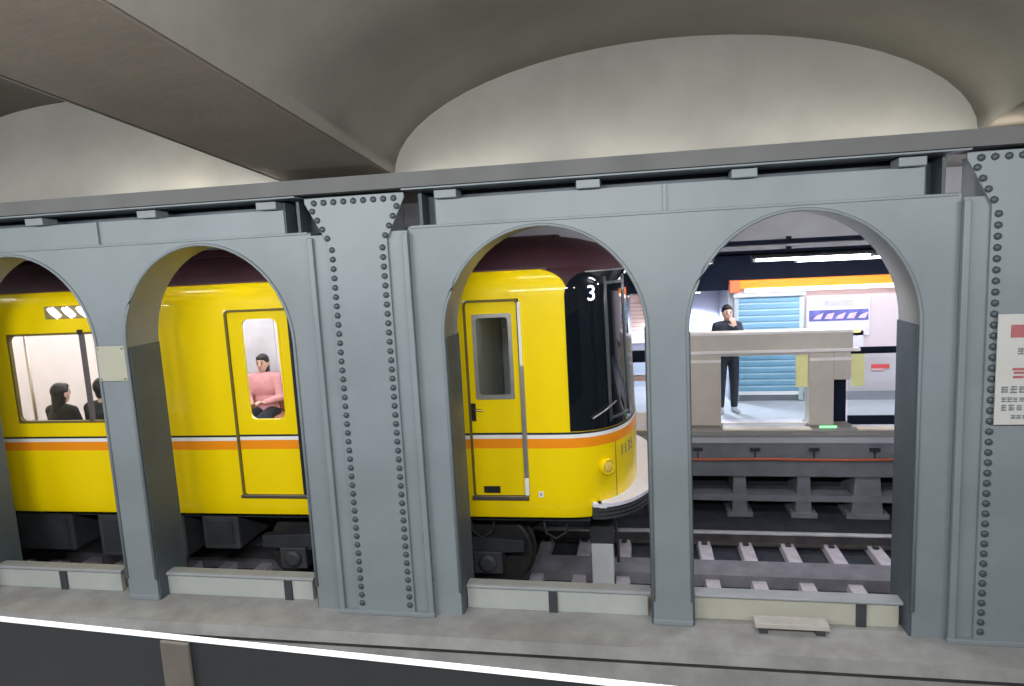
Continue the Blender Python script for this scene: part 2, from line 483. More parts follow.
# girder of each bay: recessed web, stiffeners, flange, clips
girder_labels = ['grey steel girder above the two arches before the coach side window',
                 'grey steel girder above the train nose arch and the far platform arch',
                 'grey steel girder running on past the pillar with the notice']
for i in range(3):
    c = (PX[i] + PX[i + 1]) / 2
    hw = PIT / 2
    t = thing('steel_girder', (c, CY, ZT), girder_labels[i], 'girder', 'steel girders over the arches')
    b = B(); box(b, -hw + 0.62, hw - 0.62, 0.02, 0.05, 0, 0.195)
    obj('web', b, STEEL, t)
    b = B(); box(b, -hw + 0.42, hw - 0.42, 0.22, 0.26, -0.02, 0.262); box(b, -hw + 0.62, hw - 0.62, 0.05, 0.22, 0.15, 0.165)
    obj('inner_web', b, JAMB, t)  # recess shade put into the dark colour of the web
    b = B(); box(b, -hw + 0.42, hw - 0.42, -0.012, 0.20, -0.010, 0.010); obj('bottom_flange', b, STEEL, t, bevel=0.004)
    b = B(); box(b, -hw + 0.42, hw - 0.42, -0.17, 0.45, 0.262, 0.275); obj('top_flange', b, STEEL, t, bevel=0.003)
    for x in (-hw + 0.62, -hw + 0.50, 0.0, hw - 0.50, hw - 0.62):
        b = B(); box(b, x - 0.012, x + 0.012, 0.0 if abs(x) < 1 else 0.03, 0.2, 0.01, 0.195 if abs(x) < 1 else 0.25); obj('stiffener', b, STEEL if abs(x) < 1 else JAMB, t)  # end stiffeners coloured dark to carry the recess shade
    for x in (-1.58, -0.53, 0.53, 1.58):
        b = B(); box(b, x - 0.085, x + 0.085, -0.06, 0.10, 0.196, 0.261); obj('clip', b, STEEL, t, bevel=0.006)
b = B()
prism(b, [(4.80, 3.858), (4.80, 3.965), (4.84, 3.965), (4.84, 3.90), (TY + 0.1, 3.90), (TY + 0.1, 3.858)], -14, 9, 'x')
struct('ceiling_cornice', b, mat('cornice_concrete', (0.155, 0.155, 0.155), 0.85, 0, 0.1, 3))
# unseen tube lamps in the cornice trough, placed to brighten the lunette foot
for x in (-3.9, -3.25, -1.2, -0.02, 1.16, 2.0, 3.5):
    t = thing('unseen_trough_lamp', (x, 4.93, 3.90), 'unseen white tube lamp set behind the cornice lip', 'lamp', 'unseen tube lamps in the cornice trough')
    b = B(); box(b, -0.5, 0.5, -0.025, 0.025, 0, 0.012); obj('tray', b, COPING, t)
    b = B(); tube(b, [(-0.48, 0, 0.028), (0.48, 0, 0.028)], 0.014, 8)
    obj('tube', b, mat('trough_tube_glow', (1, 0.97, 0.90), 0.5, emit=13, var=0), t, smooth=True)

# low boards between the mullions and their copings
LW = [(-5.45, 1.5, 'pale grey board closing the foot of the arch with the lit coach window', PANELC, [0.12]),
      (-3.56, 1.5, 'pale grey board closing the foot of the arch with the coach doorway', PANELC, [0.50]),
      (-0.71, 1.5, 'grey white board closing the foot of the arch with the train nose', PANELC, [-0.03]),
      (1.11, 1.5, 'cream board closing the foot of the arch with the sleepers behind', PANELY, [0.46]),
      (3.89, 1.5, 'pale grey board closing the first arch past the notice pillar', PANELC, [0.1])]
for cx, wd, lab, m, joints in LW:
    t = thing('low_wall_board', (cx, CY + 0.12, Z0), lab, 'low wall', 'low boards in the arch feet')
    b = B(); x = -0.745
    for j in joints + [0.745]:
        box(b, x, j - 0.022, 0, 0.05, 0.0, 0.185); x = j + 0.022
    obj('board', b, m, t, bevel=0.006)
    b = B()
    for j in joints: box(b, j - 0.035, j + 0.035, -0.02, 0.06, 0, 0.185)
    obj('joint_post', b, UNDERL, t, bevel=0.004)
    b = B(); prism(b, [(-0.02, 0.185), (-0.02, 0.20), (-0.005, 0.21), (0.10, 0.21), (0.11, 0.185)], -0.745, 0.745, 'x'); obj('coping', b, COPING, t, bevel=0.004)

# small slab on the ledge under the last arch
t = thing('cable_cover_box', (1.05, 4.97, Z0), 'low beige cable cover on two feet before the cream board', 'cable cover')
obj('lid', bx(-0.26, 0.26, -0.03, 0.09, 0.045, 0.085), mat('beige_lid', (0.48, 0.45, 0.41), 0.8, 0, 0.1, 8), t, bevel=0.006)
for s in (-0.2, 0.2): obj('foot', bx(s - 0.03, s + 0.03, -0.02, 0.07, 0, 0.045), UNDERL, t)

# cream plate fixed to the mullion, notice on the pillar
t = thing('cream_plate', (-4.40, CY - 0.012, 2.59), 'blank cream plate fixed to the mullion between two arches', 'plate')
obj('plate', bx(-0.135, 0.135, -0.008, 0.0, -0.15, 0.15), mat('cream_enamel', (0.46, 0.45, 0.36), 0.4, 0, 0.03, 5), t, bevel=0.004)
b = B()
for sx in (-0.115, 0.115):
    for sz in (-0.13, 0.13): rivet(b, sx, -0.008, sz, 0.008)
obj('screw', b, ALU, t)
t = thing('notice_board', (2.52, CY - 0.085, 2.42), 'white notice with a red heading on the riveted pillar', 'sign')
obj('board', bx(-0.215, 0.215, -0.008, 0.006, -0.37, 0.37), mat('notice_white', (0.58, 0.57, 0.545), 0.5, 0, 0.02, 5), t, bevel=0.003)
RED = mat('notice_red', (0.42, 0.13, 0.14), 0.5, 0, 0.1, 30)
INK = mat('notice_ink', (0.17, 0.20, 0.21), 0.5, 0, 0.2, 30)
rnd = random.Random(3)
def glyph_row(bm, xa, xb, z, h, step):
    x = xa
    while x < xb - step * 0.5:                       # small unreadable strokes, as in the photo
        wd = step * (0.7 + 0.25 * rnd.random())
        for k in range(3):
            za = z + h * (k + 0.3 * rnd.random()) / 3
            box(bm, x + step * 0.15 * rnd.random(), x + wd, -0.0095, -0.008, za, za + h * 0.2)
        if rnd.random() < 0.6:
            u = x + wd * rnd.random() * 0.7
            box(bm, u, u + step * 0.14, -0.0096, -0.008, z + h * 0.1 * rnd.random(), z + h * (0.7 + 0.3 * rnd.random()))
        x += step
b = B(); box(b, -0.14, 0.17, -0.0095, -0.008, 0.215, 0.30); obj('heading', b, RED, t)
b = B(); glyph_row(b, -0.12, 0.15, -0.06, 0.085, 0.09); obj('red_line', b, RED, t)
for row in ((-0.10, 0.15, 0.10, 0.05, 0.05), (-0.18, 0.19, -0.155, 0.05, 0.05), (-0.18, 0.19, -0.215, 0.035, 0.035), (-0.18, 0.19, -0.275, 0.045, 0.045), (-0.12, 0.19, -0.33, 0.03, 0.035)):
    b = B(); glyph_row(b, *row); obj('text_line', b, INK, t)
b = B()
for sx in (-0.19, 0.19): tube(b, [(sx, 0.006, 0.3), (sx, 0.032, 0.3)], 0.01, 8)
for sx in (-0.19, 0.19): tube(b, [(sx, 0.006, -0.3), (sx, 0.032, -0.3)], 0.01, 8)
obj('standoff', b, ALU, t)

# near platform barrier in the lower corner
ang = math.atan2(1.43 - 1.546, 1.85)
t = thing('platform_barrier', (0, 1.43, 0.95), 'dark tinted platform barrier with a bright top rail', 'barrier', rz=ang)
HB = 2.385 - 0.95
obj('panel', bx(-6, 3, 0.004, 0.014, 0.0, HB - 0.01), mat('barrier_dark_panel', (0.013, 0.015, 0.016), 0.5, 0, 0.1, 3, dirt=(0.02, 0.02, 0.019), dirt_amt=0.5), t)
obj('top_rail', bx(-6, 3, 0.0, 0.014, HB - 0.010, HB), mat('barrier_rail_white', (0.88, 0.88, 0.86), 0.35, 0, 0.03, 5), t, bevel=0.002)
for x in (-3.3, -1.255, 0.9):
    obj('post', bx(x - 0.045, x + 0.045, -0.008, 0.004, 0.0, HB - 0.012), mat('barrier_post_beige', (0.080, 0.068, 0.056), 0.6, 0, 0.15, 8), t, bevel=0.004)

# ================================================================ TRACK
GY = (6.41, 7.845)
def lat(x): return min(0.0, (x + 0.06) * 0.0227)      # the track bends gently under the train
def sweep(bm, prof):
    xs_ = [-14 + k * 0.5 for k in range(47)]
    R_ = [[bm.verts.new((x, u + lat(x), v)) for u, v in prof] for x in xs_]
    n = len(prof)
    for r0, r1 in zip(R_, R_[1:]):
        for k in range(n): bm.faces.new((r0[k], r0[(k + 1) % n], r1[(k + 1) % n], r1[k]))
    bm.faces.new(R_[0]); bm.faces.new(R_[-1][::-1])
    return bm
for y, lab in zip(GY, ('running rail on the side of the arcade', 'bright running rail on the side of the far platform')):
    t = thing('running_rail', (0, y, -0.15), lab, 'rail', 'running rails of the far track')
    obj('web', sweep(B(), [(-0.062, 0), (0.062, 0), (0.062, 0.012), (0.01, 0.028), (0.01, 0.11), (0.032, 0.12), (0.032, 0.130), (-0.032, 0.130), (-0.032, 0.12), (-0.01, 0.11), (-0.01, 0.028), (-0.062, 0.012)]), RAILM, t)
    obj('head', sweep(B(), [(-0.034, 0.128), (0.034, 0.128), (0.034, 0.145), (0.026, 0.15), (-0.026, 0.15), (-0.034, 0.145)]), RAILTOP, t)
sl0 = None
for k in range(26):
    x = -7.6 + k * 0.46
    if k == 0:
        t = thing('sleeper', (x, 7.13, -0.2), '', 'sleeper', 'sleepers of the far track')
        b = B(); prism(b, [(-0.085, 0), (0.085, 0), (0.07, 0.075), (-0.07, 0.075)], -0.98, 0.80, 'x')
        # profile runs along y here: rotate into place
        bmesh.ops.rotate(b, verts=b.verts, cent=(0, 0, 0), matrix=Matrix.Rotation(PI / 2, 3, 'Z'))
        obj('beam', b, SLEEPER, t, bevel=0.008)
        for yy in (GY[0] - 7.13, GY[1] - 7.13):
            for s in (-1, 1):
                b = B(); box(b, -0.03, 0.03, yy + s * 0.085 - 0.03, yy + s * 0.085 + 0.03, 0.068, 0.10); obj('rail_clip', b, SLEEPER if s > 0 else UNDERL, t, bevel=0.005)
        sl0 = t
    else:
        t = sl0.copy(); S.collection.objects.link(t); t.location.x = x; t.location.y = 7.13 + lat(x)
        for ch in sl0.children:
            c = ch.copy(); S.collection.objects.link(c); c.parent = t
    vis = [q for q in range(26) if -7.6 + q * 0.46 > 0.35]
    if k in vis and k < vis[0] + 5:
        t['label'] = 'pale concrete sleeper behind the cream board, ' + ('closest to the mullion', 'second from the mullion', 'third from the mullion', 'fourth from the mullion', 'fifth from the mullion, cut by the arch edge')[k - vis[0]]
    elif x > 0.35:
        t['label'] = 'pale concrete sleeper hidden past the last arch'
        t['group'] = 'sleepers past the last arch'
    elif x > -0.6:
        t['label'] = 'pale concrete sleeper just ahead of the train nose'
        t['group'] = 'sleepers ahead of the train nose'
    else:
        t['label'] = 'concrete sleeper lying in the dark under the train'
        t['group'] = 'sleepers under the train'

# under-platform supports and cable
for k, x in enumerate((-1.1, -0.3, 0.45, 1.22, 2.0, 2.75, 3.6)):
    names = ['behind the train nose, first', 'behind the train nose, second', 'beside the mullion between the arches', 'second from the mullion, under the gate opening',
             'third from the mullion, under the slotted gate', 'widest one, beside the last arch jamb', 'hidden past the last arch']
    t = thing('platform_support', (x, EY + 0.12, -0.2), 'grey concrete stub under the far platform edge, ' + names[k], 'support', 'stubs under the far platform')
    b = B(); wv = 0.19 if k == 5 else 0.10
    prism(b, [(-wv, 0), (wv, 0), (wv * 0.75, 0.56), (-wv * 0.75, 0.56)], -0.05, 0.5); obj('stub', b, SUPP, t, bevel=0.01)
    b = B(); box(b, -wv - 0.06, wv + 0.06, -0.08, 0.5, 0, 0.07); obj('footing', b, SUPP, t, bevel=0.01)
b = B()
pts = []
for k in range(60):
    x = -13 + k * 22 / 59
    pts.append((x, EY - 0.012, 0.60 - 0.012 * abs(math.sin(x * 2.1))))
tube(b, pts, 0.017, 8)
t = thing('power_cable', (0, EY, 0.6), 'thin orange cable strung along the far platform face', 'cable')
for v in b.verts: v.co -= Vector((0, EY, 0.6))
obj('cable', b, mat('orange_cable', (0.55, 0.12, 0.05), 0.5, 0, 0.05, 5), t, True)
for k in range(12):
    x = -4.2 + k * 0.7
    b = B(); box(b, x - 0.06, x + 0.06, -0.02, 0.019, 0.10, 0.135); box(b, x - 0.008, x + 0.008, -0.004, 0.019, -0.012, 0.10)
    obj('bracket', b, UNDER, t)

# ================================================================ PEOPLE
def capsules_to_mesh(name, caps, ells, voxel, m, parent, smooth_it=4):
    """one continuous surface grown round tapered limbs and rounded masses"""
    bm = B()
    for a, c, r1, r2 in caps:
        a, c = Vector(a), Vector(c)
        d = c - a
        q = d.to_track_quat('Z', 'Y').to_matrix().to_4x4() if d.length > 1e-6 else Matrix()
        bmesh.ops.create_cone(bm, cap_ends=True, segments=14, radius1=r1, radius2=r2, depth=max(d.length, 1e-4), matrix=Matrix.Translation((a + c) / 2) @ q)
        for p, r in ((a, r1), (c, r2)):
            bmesh.ops.create_uvsphere(bm, u_segments=14, v_segments=9, radius=r, matrix=Matrix.Translation(p))
    for p, s in ells:
        bmesh.ops.create_uvsphere(bm, u_segments=20, v_segments=14, radius=1, matrix=Matrix.Translation(p) @ Matrix.Diagonal((*s, 1)))
    me = bpy.data.meshes.new(name); bm.to_mesh(me); bm.free()
    t = bpy.data.objects.new(name, me); S.collection.objects.link(t)
    r = t.modifiers.new('r', 'REMESH'); r.mode = 'VOXEL'; r.voxel_size = voxel
    s = t.modifiers.new('s', 'SMOOTH'); s.factor = 0.5; s.iterations = smooth_it
    dg = bpy.context.evaluated_depsgraph_get()
    out = bpy.data.meshes.new_from_object(t.evaluated_get(dg))
    bpy.data.objects.remove(t)
    out.name = name; out.materials.clear(); out.materials.append(m)
    for p in out.polygons: p.use_smooth = True
    o = bpy.data.objects.new(name, out); S.collection.objects.link(o); o.parent = parent
    return o
SKIN = mat('skin', (0.66, 0.42, 0.33), 0.55, 0, 0.04, 8)
HAIR = mat('black_hair', (0.014, 0.012, 0.012), 0.5, 0, 0.2, 20)
SHOE = mat('pale_shoe', (0.55, 0.55, 0.58), 0.6, 0, 0.05, 10)
LIP = mat('lip', (0.42, 0.17, 0.15), 0.5, 0, 0.05, 8)
def hand(wr, dirv, side, curl):
    """palm, four unequal bent fingers and a thumb leaving the side of the palm"""
    d = Vector(dirv).normalized()
    n = Vector(curl).normalized()
    s = d.cross(n).normalized() * side
    w0 = Vector(wr)
    caps = []
    for k in (-1, 0, 1):
        caps.append((w0 + s * 0.016 * k, w0 + d * 0.075 + s * 0.024 * k, 0.015, 0.013))
    for k, L in ((-1.5, 0.052), (-0.5, 0.068), (0.5, 0.074), (1.5, 0.066)):
        b0 = w0 + d * 0.082 + s * 0.0185 * k
        b1 = b0 + (d + n * 0.35).normalized() * L * 0.55 + s * 0.003 * k
        b2 = b1 + (d + n * 1.0).normalized() * L * 0.5
        caps += [(b0, b1, 0.0095, 0.0085), (b1, b2, 0.0085, 0.007)]
    t0 = w0 + d * 0.025 + s * 0.03
    t1 = t0 + (d * 0.6 + s * 0.8).normalized() * 0.038
    t2 = t1 + (d * 0.9 + s * 0.25 + n * 0.4).normalized() * 0.03
    caps += [(t0, t1, 0.012, 0.010), (t1, t2, 0.010, 0.008)]
    return caps
def person(label, loc, rz, scale, top, legs, pose='stand', arms='down', voxel=0.010, group=None, hair_long=False, shoe=None, lean=0.0):
    t = thing('person', loc, label, 'person', group, rz)
    t.scale = (scale,) * 3
    hz = 0.92 if pose == 'stand' else 0.50      # hip height
    o = hz - 0.92
    def P(x, y, z): return Vector((x, y, z + o))
    body, coat, trou = [], [], []
    be, ce, te = [], [], []
    head = P(0, -0.015 - lean, 1.575)
    be.append((head, (0.076, 0.093, 0.112)))
    be.append((head + Vector((0, -0.025, -0.06)), (0.055, 0.062, 0.06)))             # jaw
    body.append((P(0, 0.012 - lean * 0.6, 1.40), head + Vector((0, 0.02, -0.07)), 0.055, 0.05))
    body.append((head + Vector((0, -0.088, 0.012)), head + Vector((0, -0.110, -0.022)), 0.009, 0.014))   # nose
    for s in (-1, 1): be.append((head + Vector((s * 0.077, 0.008, -0.01)), (0.010, 0.020, 0.032)))       # ears
    torso_e = [(P(0, -lean * 0.4, 1.26), (0.165, 0.105, 0.19)), (P(0, -lean * 0.1, 1.06), (0.14, 0.098, 0.16)), (P(0, 0.005, 0.94), (0.155, 0.11, 0.12))]
    be += torso_e
    ce += [(p, Vector(s_) + Vector((0.016,) * 3)) for p, s_ in torso_e]
    for s in (-1, 1):
        sh = P(s * 0.165, -lean * 0.5, 1.37)
        if arms == 'chin' and s == 1:
            el, wr, dv, cu = P(0.20, -0.17, 1.14), P(0.075, -0.17, 1.375), (-0.35, 0.05, 0.9), (0, 0.8, 0.2)
        elif arms == 'phone' or (arms == 'lap'):
            el, wr, dv, cu = P(s * 0.22, -0.06, 1.10), P(s * 0.09, -0.27, 1.08), (-s * 0.3, -0.7, 0.25), (0, 0, -1)
        elif arms == 'strap' and s == 1:
            el, wr, dv, cu = P(0.27, -0.10, 1.55), P(0.20, -0.14, 1.80), (0, 0, 1), (0, -1, 0)
        else:
            el, wr, dv, cu = P(s * 0.225, 0.02, 1.10), P(s * 0.235, -0.05, 0.86), (0, -0.15, -1), (0, -1, 0)
        body += [(P(s * 0.08, 0, 1.39), sh, 0.06, 0.054), (sh, el, 0.050, 0.040), (el, wr, 0.039, 0.026)]
        coat += [(P(s * 0.07, 0, 1.385), sh, 0.070, 0.068), (sh, el, 0.064, 0.054), (el, el + (wr - el) * 0.93, 0.052, 0.041)]
        body += hand(wr, dv, s, cu)
        hip = P(s * 0.085, 0, 0.90)
        if pose == 'stand':
            kn, an = P(s * 0.10, -0.015, 0.49), P(s * 0.105, 0.02, 0.085)
        else:
            kn, an = P(s * 0.11, -0.42, 0.90), P(s * 0.11, -0.40, 0.085 - o)
        toe = an + Vector((s * 0.02, -0.16, -0.045))
        body += [(hip, kn, 0.082, 0.055), (kn, kn + (an - kn) * 0.35, 0.055, 0.056), (kn + (an - kn) * 0.35, an, 0.056, 0.036), (an + Vector((0, 0.02, -0.045)), toe, 0.036, 0.028)]
        trou += [(hip, kn, 0.096, 0.070), (kn, an + Vector((0, 0, 0.02)), 0.070, 0.054)]
        sb = capsules_to_mesh('shoe', [(an + Vector((0, 0.03, -0.045)), toe, 0.043, 0.036), (an, an + Vector((0, 0, -0.04)), 0.045, 0.045)], [], 0.008, shoe or SHOE, t, 2)
    te += [(P(0, 0.005, 0.92), (0.168, 0.125, 0.12))]
    capsules_to_mesh('body', body, be, voxel * 0.7, SKIN, t, 3)
    capsules_to_mesh('jacket', coat, ce, voxel, top, t, 4)
    capsules_to_mesh('trousers', trou, te, voxel, legs, t, 4)
    hcaps = [(head + Vector((0, 0.02, 0.02)), head + Vector((0, 0.06 if hair_long else 0.035, -0.20 if hair_long else -0.05)), 0.085, 0.06)]
    capsules_to_mesh('hair', hcaps, [(head + Vector((0, 0.018, 0.032)), (0.086, 0.096, 0.098)), (head + Vector((0, -0.035, 0.078)), (0.068, 0.058, 0.036))], 0.008, HAIR, t, 3)
    for s in (-1, 1):
        bm = B(); bmesh.ops.create_uvsphere(bm, u_segments=10, v_segments=8, radius=0.011, matrix=Matrix.Translation(head + Vector((s * 0.031, -0.083, 0.005))))
        obj('eye', bm, BLACK, t, True)
        bm = B(); tube(bm, [head + Vector((s * 0.018, -0.092, 0.030)), head + Vector((s * 0.045, -0.080, 0.030))], 0.005, 6)
        obj('eyebrow', bm, HAIR, t, True)
    bm = B(); tube(bm, [head + Vector((-0.024, -0.078, -0.062)), head + Vector((0, -0.088, -0.062)), head + Vector((0.024, -0.078, -0.062))], 0.006, 6)
    obj('mouth', bm, LIP, t, True)
    return t
DKCLOTH = mat('dark_navy_cloth', (0.025, 0.03, 0.045), 0.9, 0, 0.2, 20)
BLKCLOTH = mat('black_cloth', (0.022, 0.022, 0.022), 0.9, 0, 0.2, 20)
PINKCL = mat('pink_cloth', (0.70, 0.33, 0.36), 0.9, 0, 0.08, 14)
CREAMCL = mat('cream_cloth', (0.66, 0.58, 0.50), 0.9, 0, 0.08, 14)
person('person in dark clothes with a hand at the chin on the far platform', (1.20, 9.75, 0.95), math.radians(8), 0.895, DKCLOTH, DKCLOTH, arms='chin', voxel=0.009)
FL = 1.02
person('seated passenger in a black coat, back to the lit window, beside the window divider', (-5.60, 6.16, FL), PI + 0.1, 0.97, BLKCLOTH, DKCLOTH, pose='sit', arms='lap', group='passengers in the lit coach', shoe=BLACK)
person('seated passenger in a black coat, farther from the window divider', (-6.14, 6.17, FL), PI - 0.15, 0.93, BLKCLOTH, DKCLOTH, pose='sit', arms='lap', hair_long=True, group='passengers in the lit coach', shoe=BLACK)
person('seated passenger in a pink jacket behind the narrow door window', (-4.74, 7.86, FL), 0.1, 0.94, PINKCL, DKCLOTH, pose='sit', arms='lap', group='passengers in the lit coach', hair_long=True, shoe=BLACK)
person('seated passenger in a cream jacket behind the narrow door window', (-5.30, 7.84, FL), -0.1, 0.96, CREAMCL, BLKCLOTH, pose='sit', arms='lap', group='passengers in the lit coach', shoe=BLACK)

# ================================================================ TRAIN
T = thing('subway_train', (-0.06, 7.125, 0), 'yellow subway train with a maroon roof and black glass nose', 'train', rz=math.radians(1.3))
LEN, FA, FN, HW = 12.0, 0.75, 2.8, 1.275
def nose_back(z): return 0.0 if z < 1.7 else -0.035 * (z - 1.7) / 1.4
def surf(phi, z, off=0.0, w=HW):
    def p(ph):
        c, s = max(math.cos(ph), 0.0), math.sin(ph)
        nb = nose_back(z)
        return Vector((-FA + (FA + nb) * c ** (2 / FN), w * math.copysign(abs(s) ** (2 / FN), s), z))
    q = p(phi)
    e = 0.01
    tg = (p(min(phi + e, PI / 2)) - p(max(phi - e, -PI / 2)))
    n = Vector((tg.y, -tg.x, 0)).normalized()
    return q + n * off, n
CABD = (-1.50, -1.00, 1.13, 2.95)
PASD = [(-3.80, -2.50, 1.13, 2.95), (-8.0, -6.7, 1.13, 2.95)]
WINS = [(-6.17, -4.60, 1.89, 2.79), (-11.2, -8.7, 1.89, 2.79)]
ZL = [(0.95, 1.262), (0.99, 1.272), (1.13, HW), (1.60, HW), (1.69, HW), (1.725, HW), (1.745, HW), (1.89, HW), (2.79, HW), (2.95, HW), (3.01, 1.272), (3.035, 1.268), (3.06, 1.262), (3.08, 1.256), (3.10, 1.248), (3.12, 1.238), (3.14, 1.226), (3.155, 1.214), (3.17, 1.20), (3.185, 1.184), (3.20, 1.165)]
def zmat(z): return 1 if 1.60 < z < 1.69 else 2 if 1.69 < z < 1.725 else 3 if 1.725 < z < 1.745 else 0
xs = sorted({-LEN, -FA, -0.86, -0.83, -0.80, -0.775} | {v for r in [CABD] + PASD + WINS for v in r[:2]})
phis = [math.radians(-90 + 180 * k / 120) for k in range(121)]
b = B(); rows = []
for z, wd in ZL:
    near = [b.verts.new((x, -wd, z)) for x in xs[:-1]]
    front = [b.verts.new(surf(ph, z, 0, wd)[0]) for ph in phis]
    farv = [b.verts.new((x, wd, z)) for x in xs[:-1][::-1]]
    rows.append(near + front + farv)
N = len(rows[0]); NN = len(xs) - 1
def in_hole(xc, zc): return any(r[0] < xc < r[1] and r[2] < zc < r[3] for r in [CABD] + PASD + WINS)
for i in range(len(rows) - 1):
    zc = (ZL[i][0] + ZL[i + 1][0]) / 2
    for k in range(N - 1):
        if k < NN and in_hole((xs[k] + xs[k + 1]) / 2, zc): continue
        fc = b.faces.new((rows[i][k], rows[i][k + 1], rows[i + 1][k + 1], rows[i + 1][k]))
        fc.material_index = zmat(zc)
    b.faces.new((rows[i][-1], rows[i][0], rows[i + 1][0], rows[i + 1][-1]))     # rear end
b.faces.new(rows[0][::-1])
sh = obj('body_shell', b, [YELLOW, ORANGE, WHITE, BLACK, MAROON], T)
for p in sh.data.polygons: p.use_smooth = True
sh.data.set_sharp_from_angle(angle=math.radians(25))
# maroon crown of the nose, over the black glass
def wz(z):
    for (za, wa), (zb, wb) in zip(ZL, ZL[1:]):
        if za <= z <= zb: return wa + (wb - wa) * (z - za) / (zb - za)
    return HW
def zlow(x):
    t = min(1.0, max(0.0, (x + 0.90) / 0.32))
    return 3.199 - 0.19 * (1 - math.sqrt(max(0.0, 1 - t * t)))
outl = [('s', -0.90 + 0.15 * k / 8) for k in range(8)] + [('p', ph) for ph in phis] + [('f', -0.75 - 0.15 * k / 8) for k in range(1, 9)]
def outp(kind, v, z):
    wd = wz(z)
    if kind == 's': return Vector((v, -wd - 0.003, z))
    if kind == 'f': return Vector((v, wd + 0.003, z))
    return surf(v, z, 0.003, wd)[0]
b = B(); g = []
for kind, v in outl:
    x = v if kind != 'p' else surf(v, 3.15)[0].x
    zl = zlow(x)
    g.append([b.verts.new(outp(kind, v, zl + (3.2 - zl) * j / 6)) for j in range(7)])
for c0, c1 in zip(g, g[1:]):
    for j in range(6): b.faces.new((c0[j], c1[j], c1[j + 1], c0[j + 1]))
obj('nose_crown', b, MAROON, T, True)
# roof
RL = [(3.195, 1.168, 0), (3.215, 1.155, -0.015), (3.26, 1.12, -0.06), (3.33, 1.03, -0.15), (3.40, 0.88, -0.30), (3.455, 0.66, -0.50), (3.49, 0.40, -0.72), (3.505, 0.12, -0.9)]
b = B(); rr = []
for z, wd, nb in RL:
    ring = [(-LEN, -wd, z)]
    for ph in phis:
        c, s = max(math.cos(ph), 0), math.sin(ph)
        ring.append((-FA + (FA + nb - 0.05) * c ** (2 / FN) if FA + nb - 0.05 > 0 else -FA + (FA + nb - 0.05) * c ** 2, wd * math.copysign(abs(s) ** (2 / FN), s), z))
    ring.append((-LEN, wd, z))
    rr.append([b.verts.new(p) for p in ring])
for r0, r1 in zip(rr, rr[1:]):
    for k in range(len(r0) - 1): b.faces.new((r0[k], r0[k + 1], r1[k + 1], r1[k]))
    b.faces.new((r0[-1], r0[0], r1[0], r1[-1]))
b.faces.new(rr[-1])
rf = obj('roof', b, MAROON, T, True)
b = B()
tube(b, [(-LEN, -1.172, 3.195), (-FA, -1.172, 3.195)], 0.010, 6)
tube(b, [(-LEN, 1.172, 3.195), (-FA, 1.172, 3.195)], 0.010, 6)
obj('rain_gutter', b, mat('gutter_brown', (0.10, 0.04, 0.03), 0.5, 0, 0.1, 5), T, True)
# roof ventilator humps, low and maroon
for x in (-4.2, -7.6):
    b = B(); prism(b, [(-0.7, 3.44), (-0.6, 3.53), (0.6, 3.53), (0.7, 3.44)], x - 1.0, x + 1.0, 'x'); obj('roof_unit', b, MAROON, T, bevel=0.03)

def leaf(name, x0, x1, z0, z1, win, y, rad, parent=T):
    """door leaf with a window opening, carrying the stripes"""
    bm = B()
    zz = sorted({z0, z1, 1.60, 1.69, 1.725, 1.745, win[2], win[3]}); xx = [x0, win[0], win[1], x1]
    g = [[bm.verts.new((x, y, z)) for x in xx] for z in zz]
    h = [[bm.verts.new((x, y + 0.035, z)) for x in xx] for z in zz]
    for i in range(len(zz) - 1):
        zc = (zz[i] + zz[i + 1]) / 2
        for k in range(3):
            if k == 1 and win[2] < zc < win[3]: continue
            bm.faces.new((g[i][k], g[i][k + 1], g[i + 1][k + 1], g[i + 1][k])).material_index = zmat(zc)
            bm.faces.new((h[i][k], h[i + 1][k], h[i + 1][k + 1], h[i][k + 1])).material_index = 4
    per = [(0, k) for k in range(4)] + [(i, 3) for i in range(1, len(zz))] + [(len(zz) - 1, k) for k in (2, 1, 0)] + [(i, 0) for i in range(len(zz) - 2, 0, -1)]
    for (i, k), (i2, k2) in zip(per, per[1:] + per[:1]): bm.faces.new((g[i][k], h[i][k], h[i2][k2], g[i2][k2]))
    o = obj(name, bm, [YELLOW, ORANGE, WHITE, BLACK, INW], parent)
    return o
def window_ring(name, x0, x1, z0, z1, wdt, rad, y, m, parent, glass_m=GLASS, out=0.012):
    f = B(); ringframe(f, rrect(x0 - 0.004, x1 + 0.004, z0 - 0.004, z1 + 0.004, 0.012), rrect(x0 + wdt, x1 - wdt, z0 + wdt, z1 - wdt, rad), y - out, y + 0.03)
    fr = obj(name, f, m, parent)
    p = B(); prism(p, rrect(x0 + wdt * 0.5, x1 - wdt * 0.5, z0 + wdt * 0.5, z1 - wdt * 0.5, rad), y + 0.006, y + 0.012)
    obj('pane', p, glass_m, fr)
    return fr
def seal(x0, x1, z0, z1, wdt, y, rad, parent, m=BLACK, name='door_seal', d0=-0.004):
    f = B(); ringframe(f, rrect(x0, x1, z0, z1, rad), rrect(x0 + wdt, x1 - wdt, z0 + wdt, z1 - wdt, max(rad - wdt, 0.004)), y + d0, y + 0.03)
    return obj(name, f, m, parent)
SEALM = mat('door_seal_olive', (0.16, 0.12, 0.02), 0.6, 0, 0.1, 6)
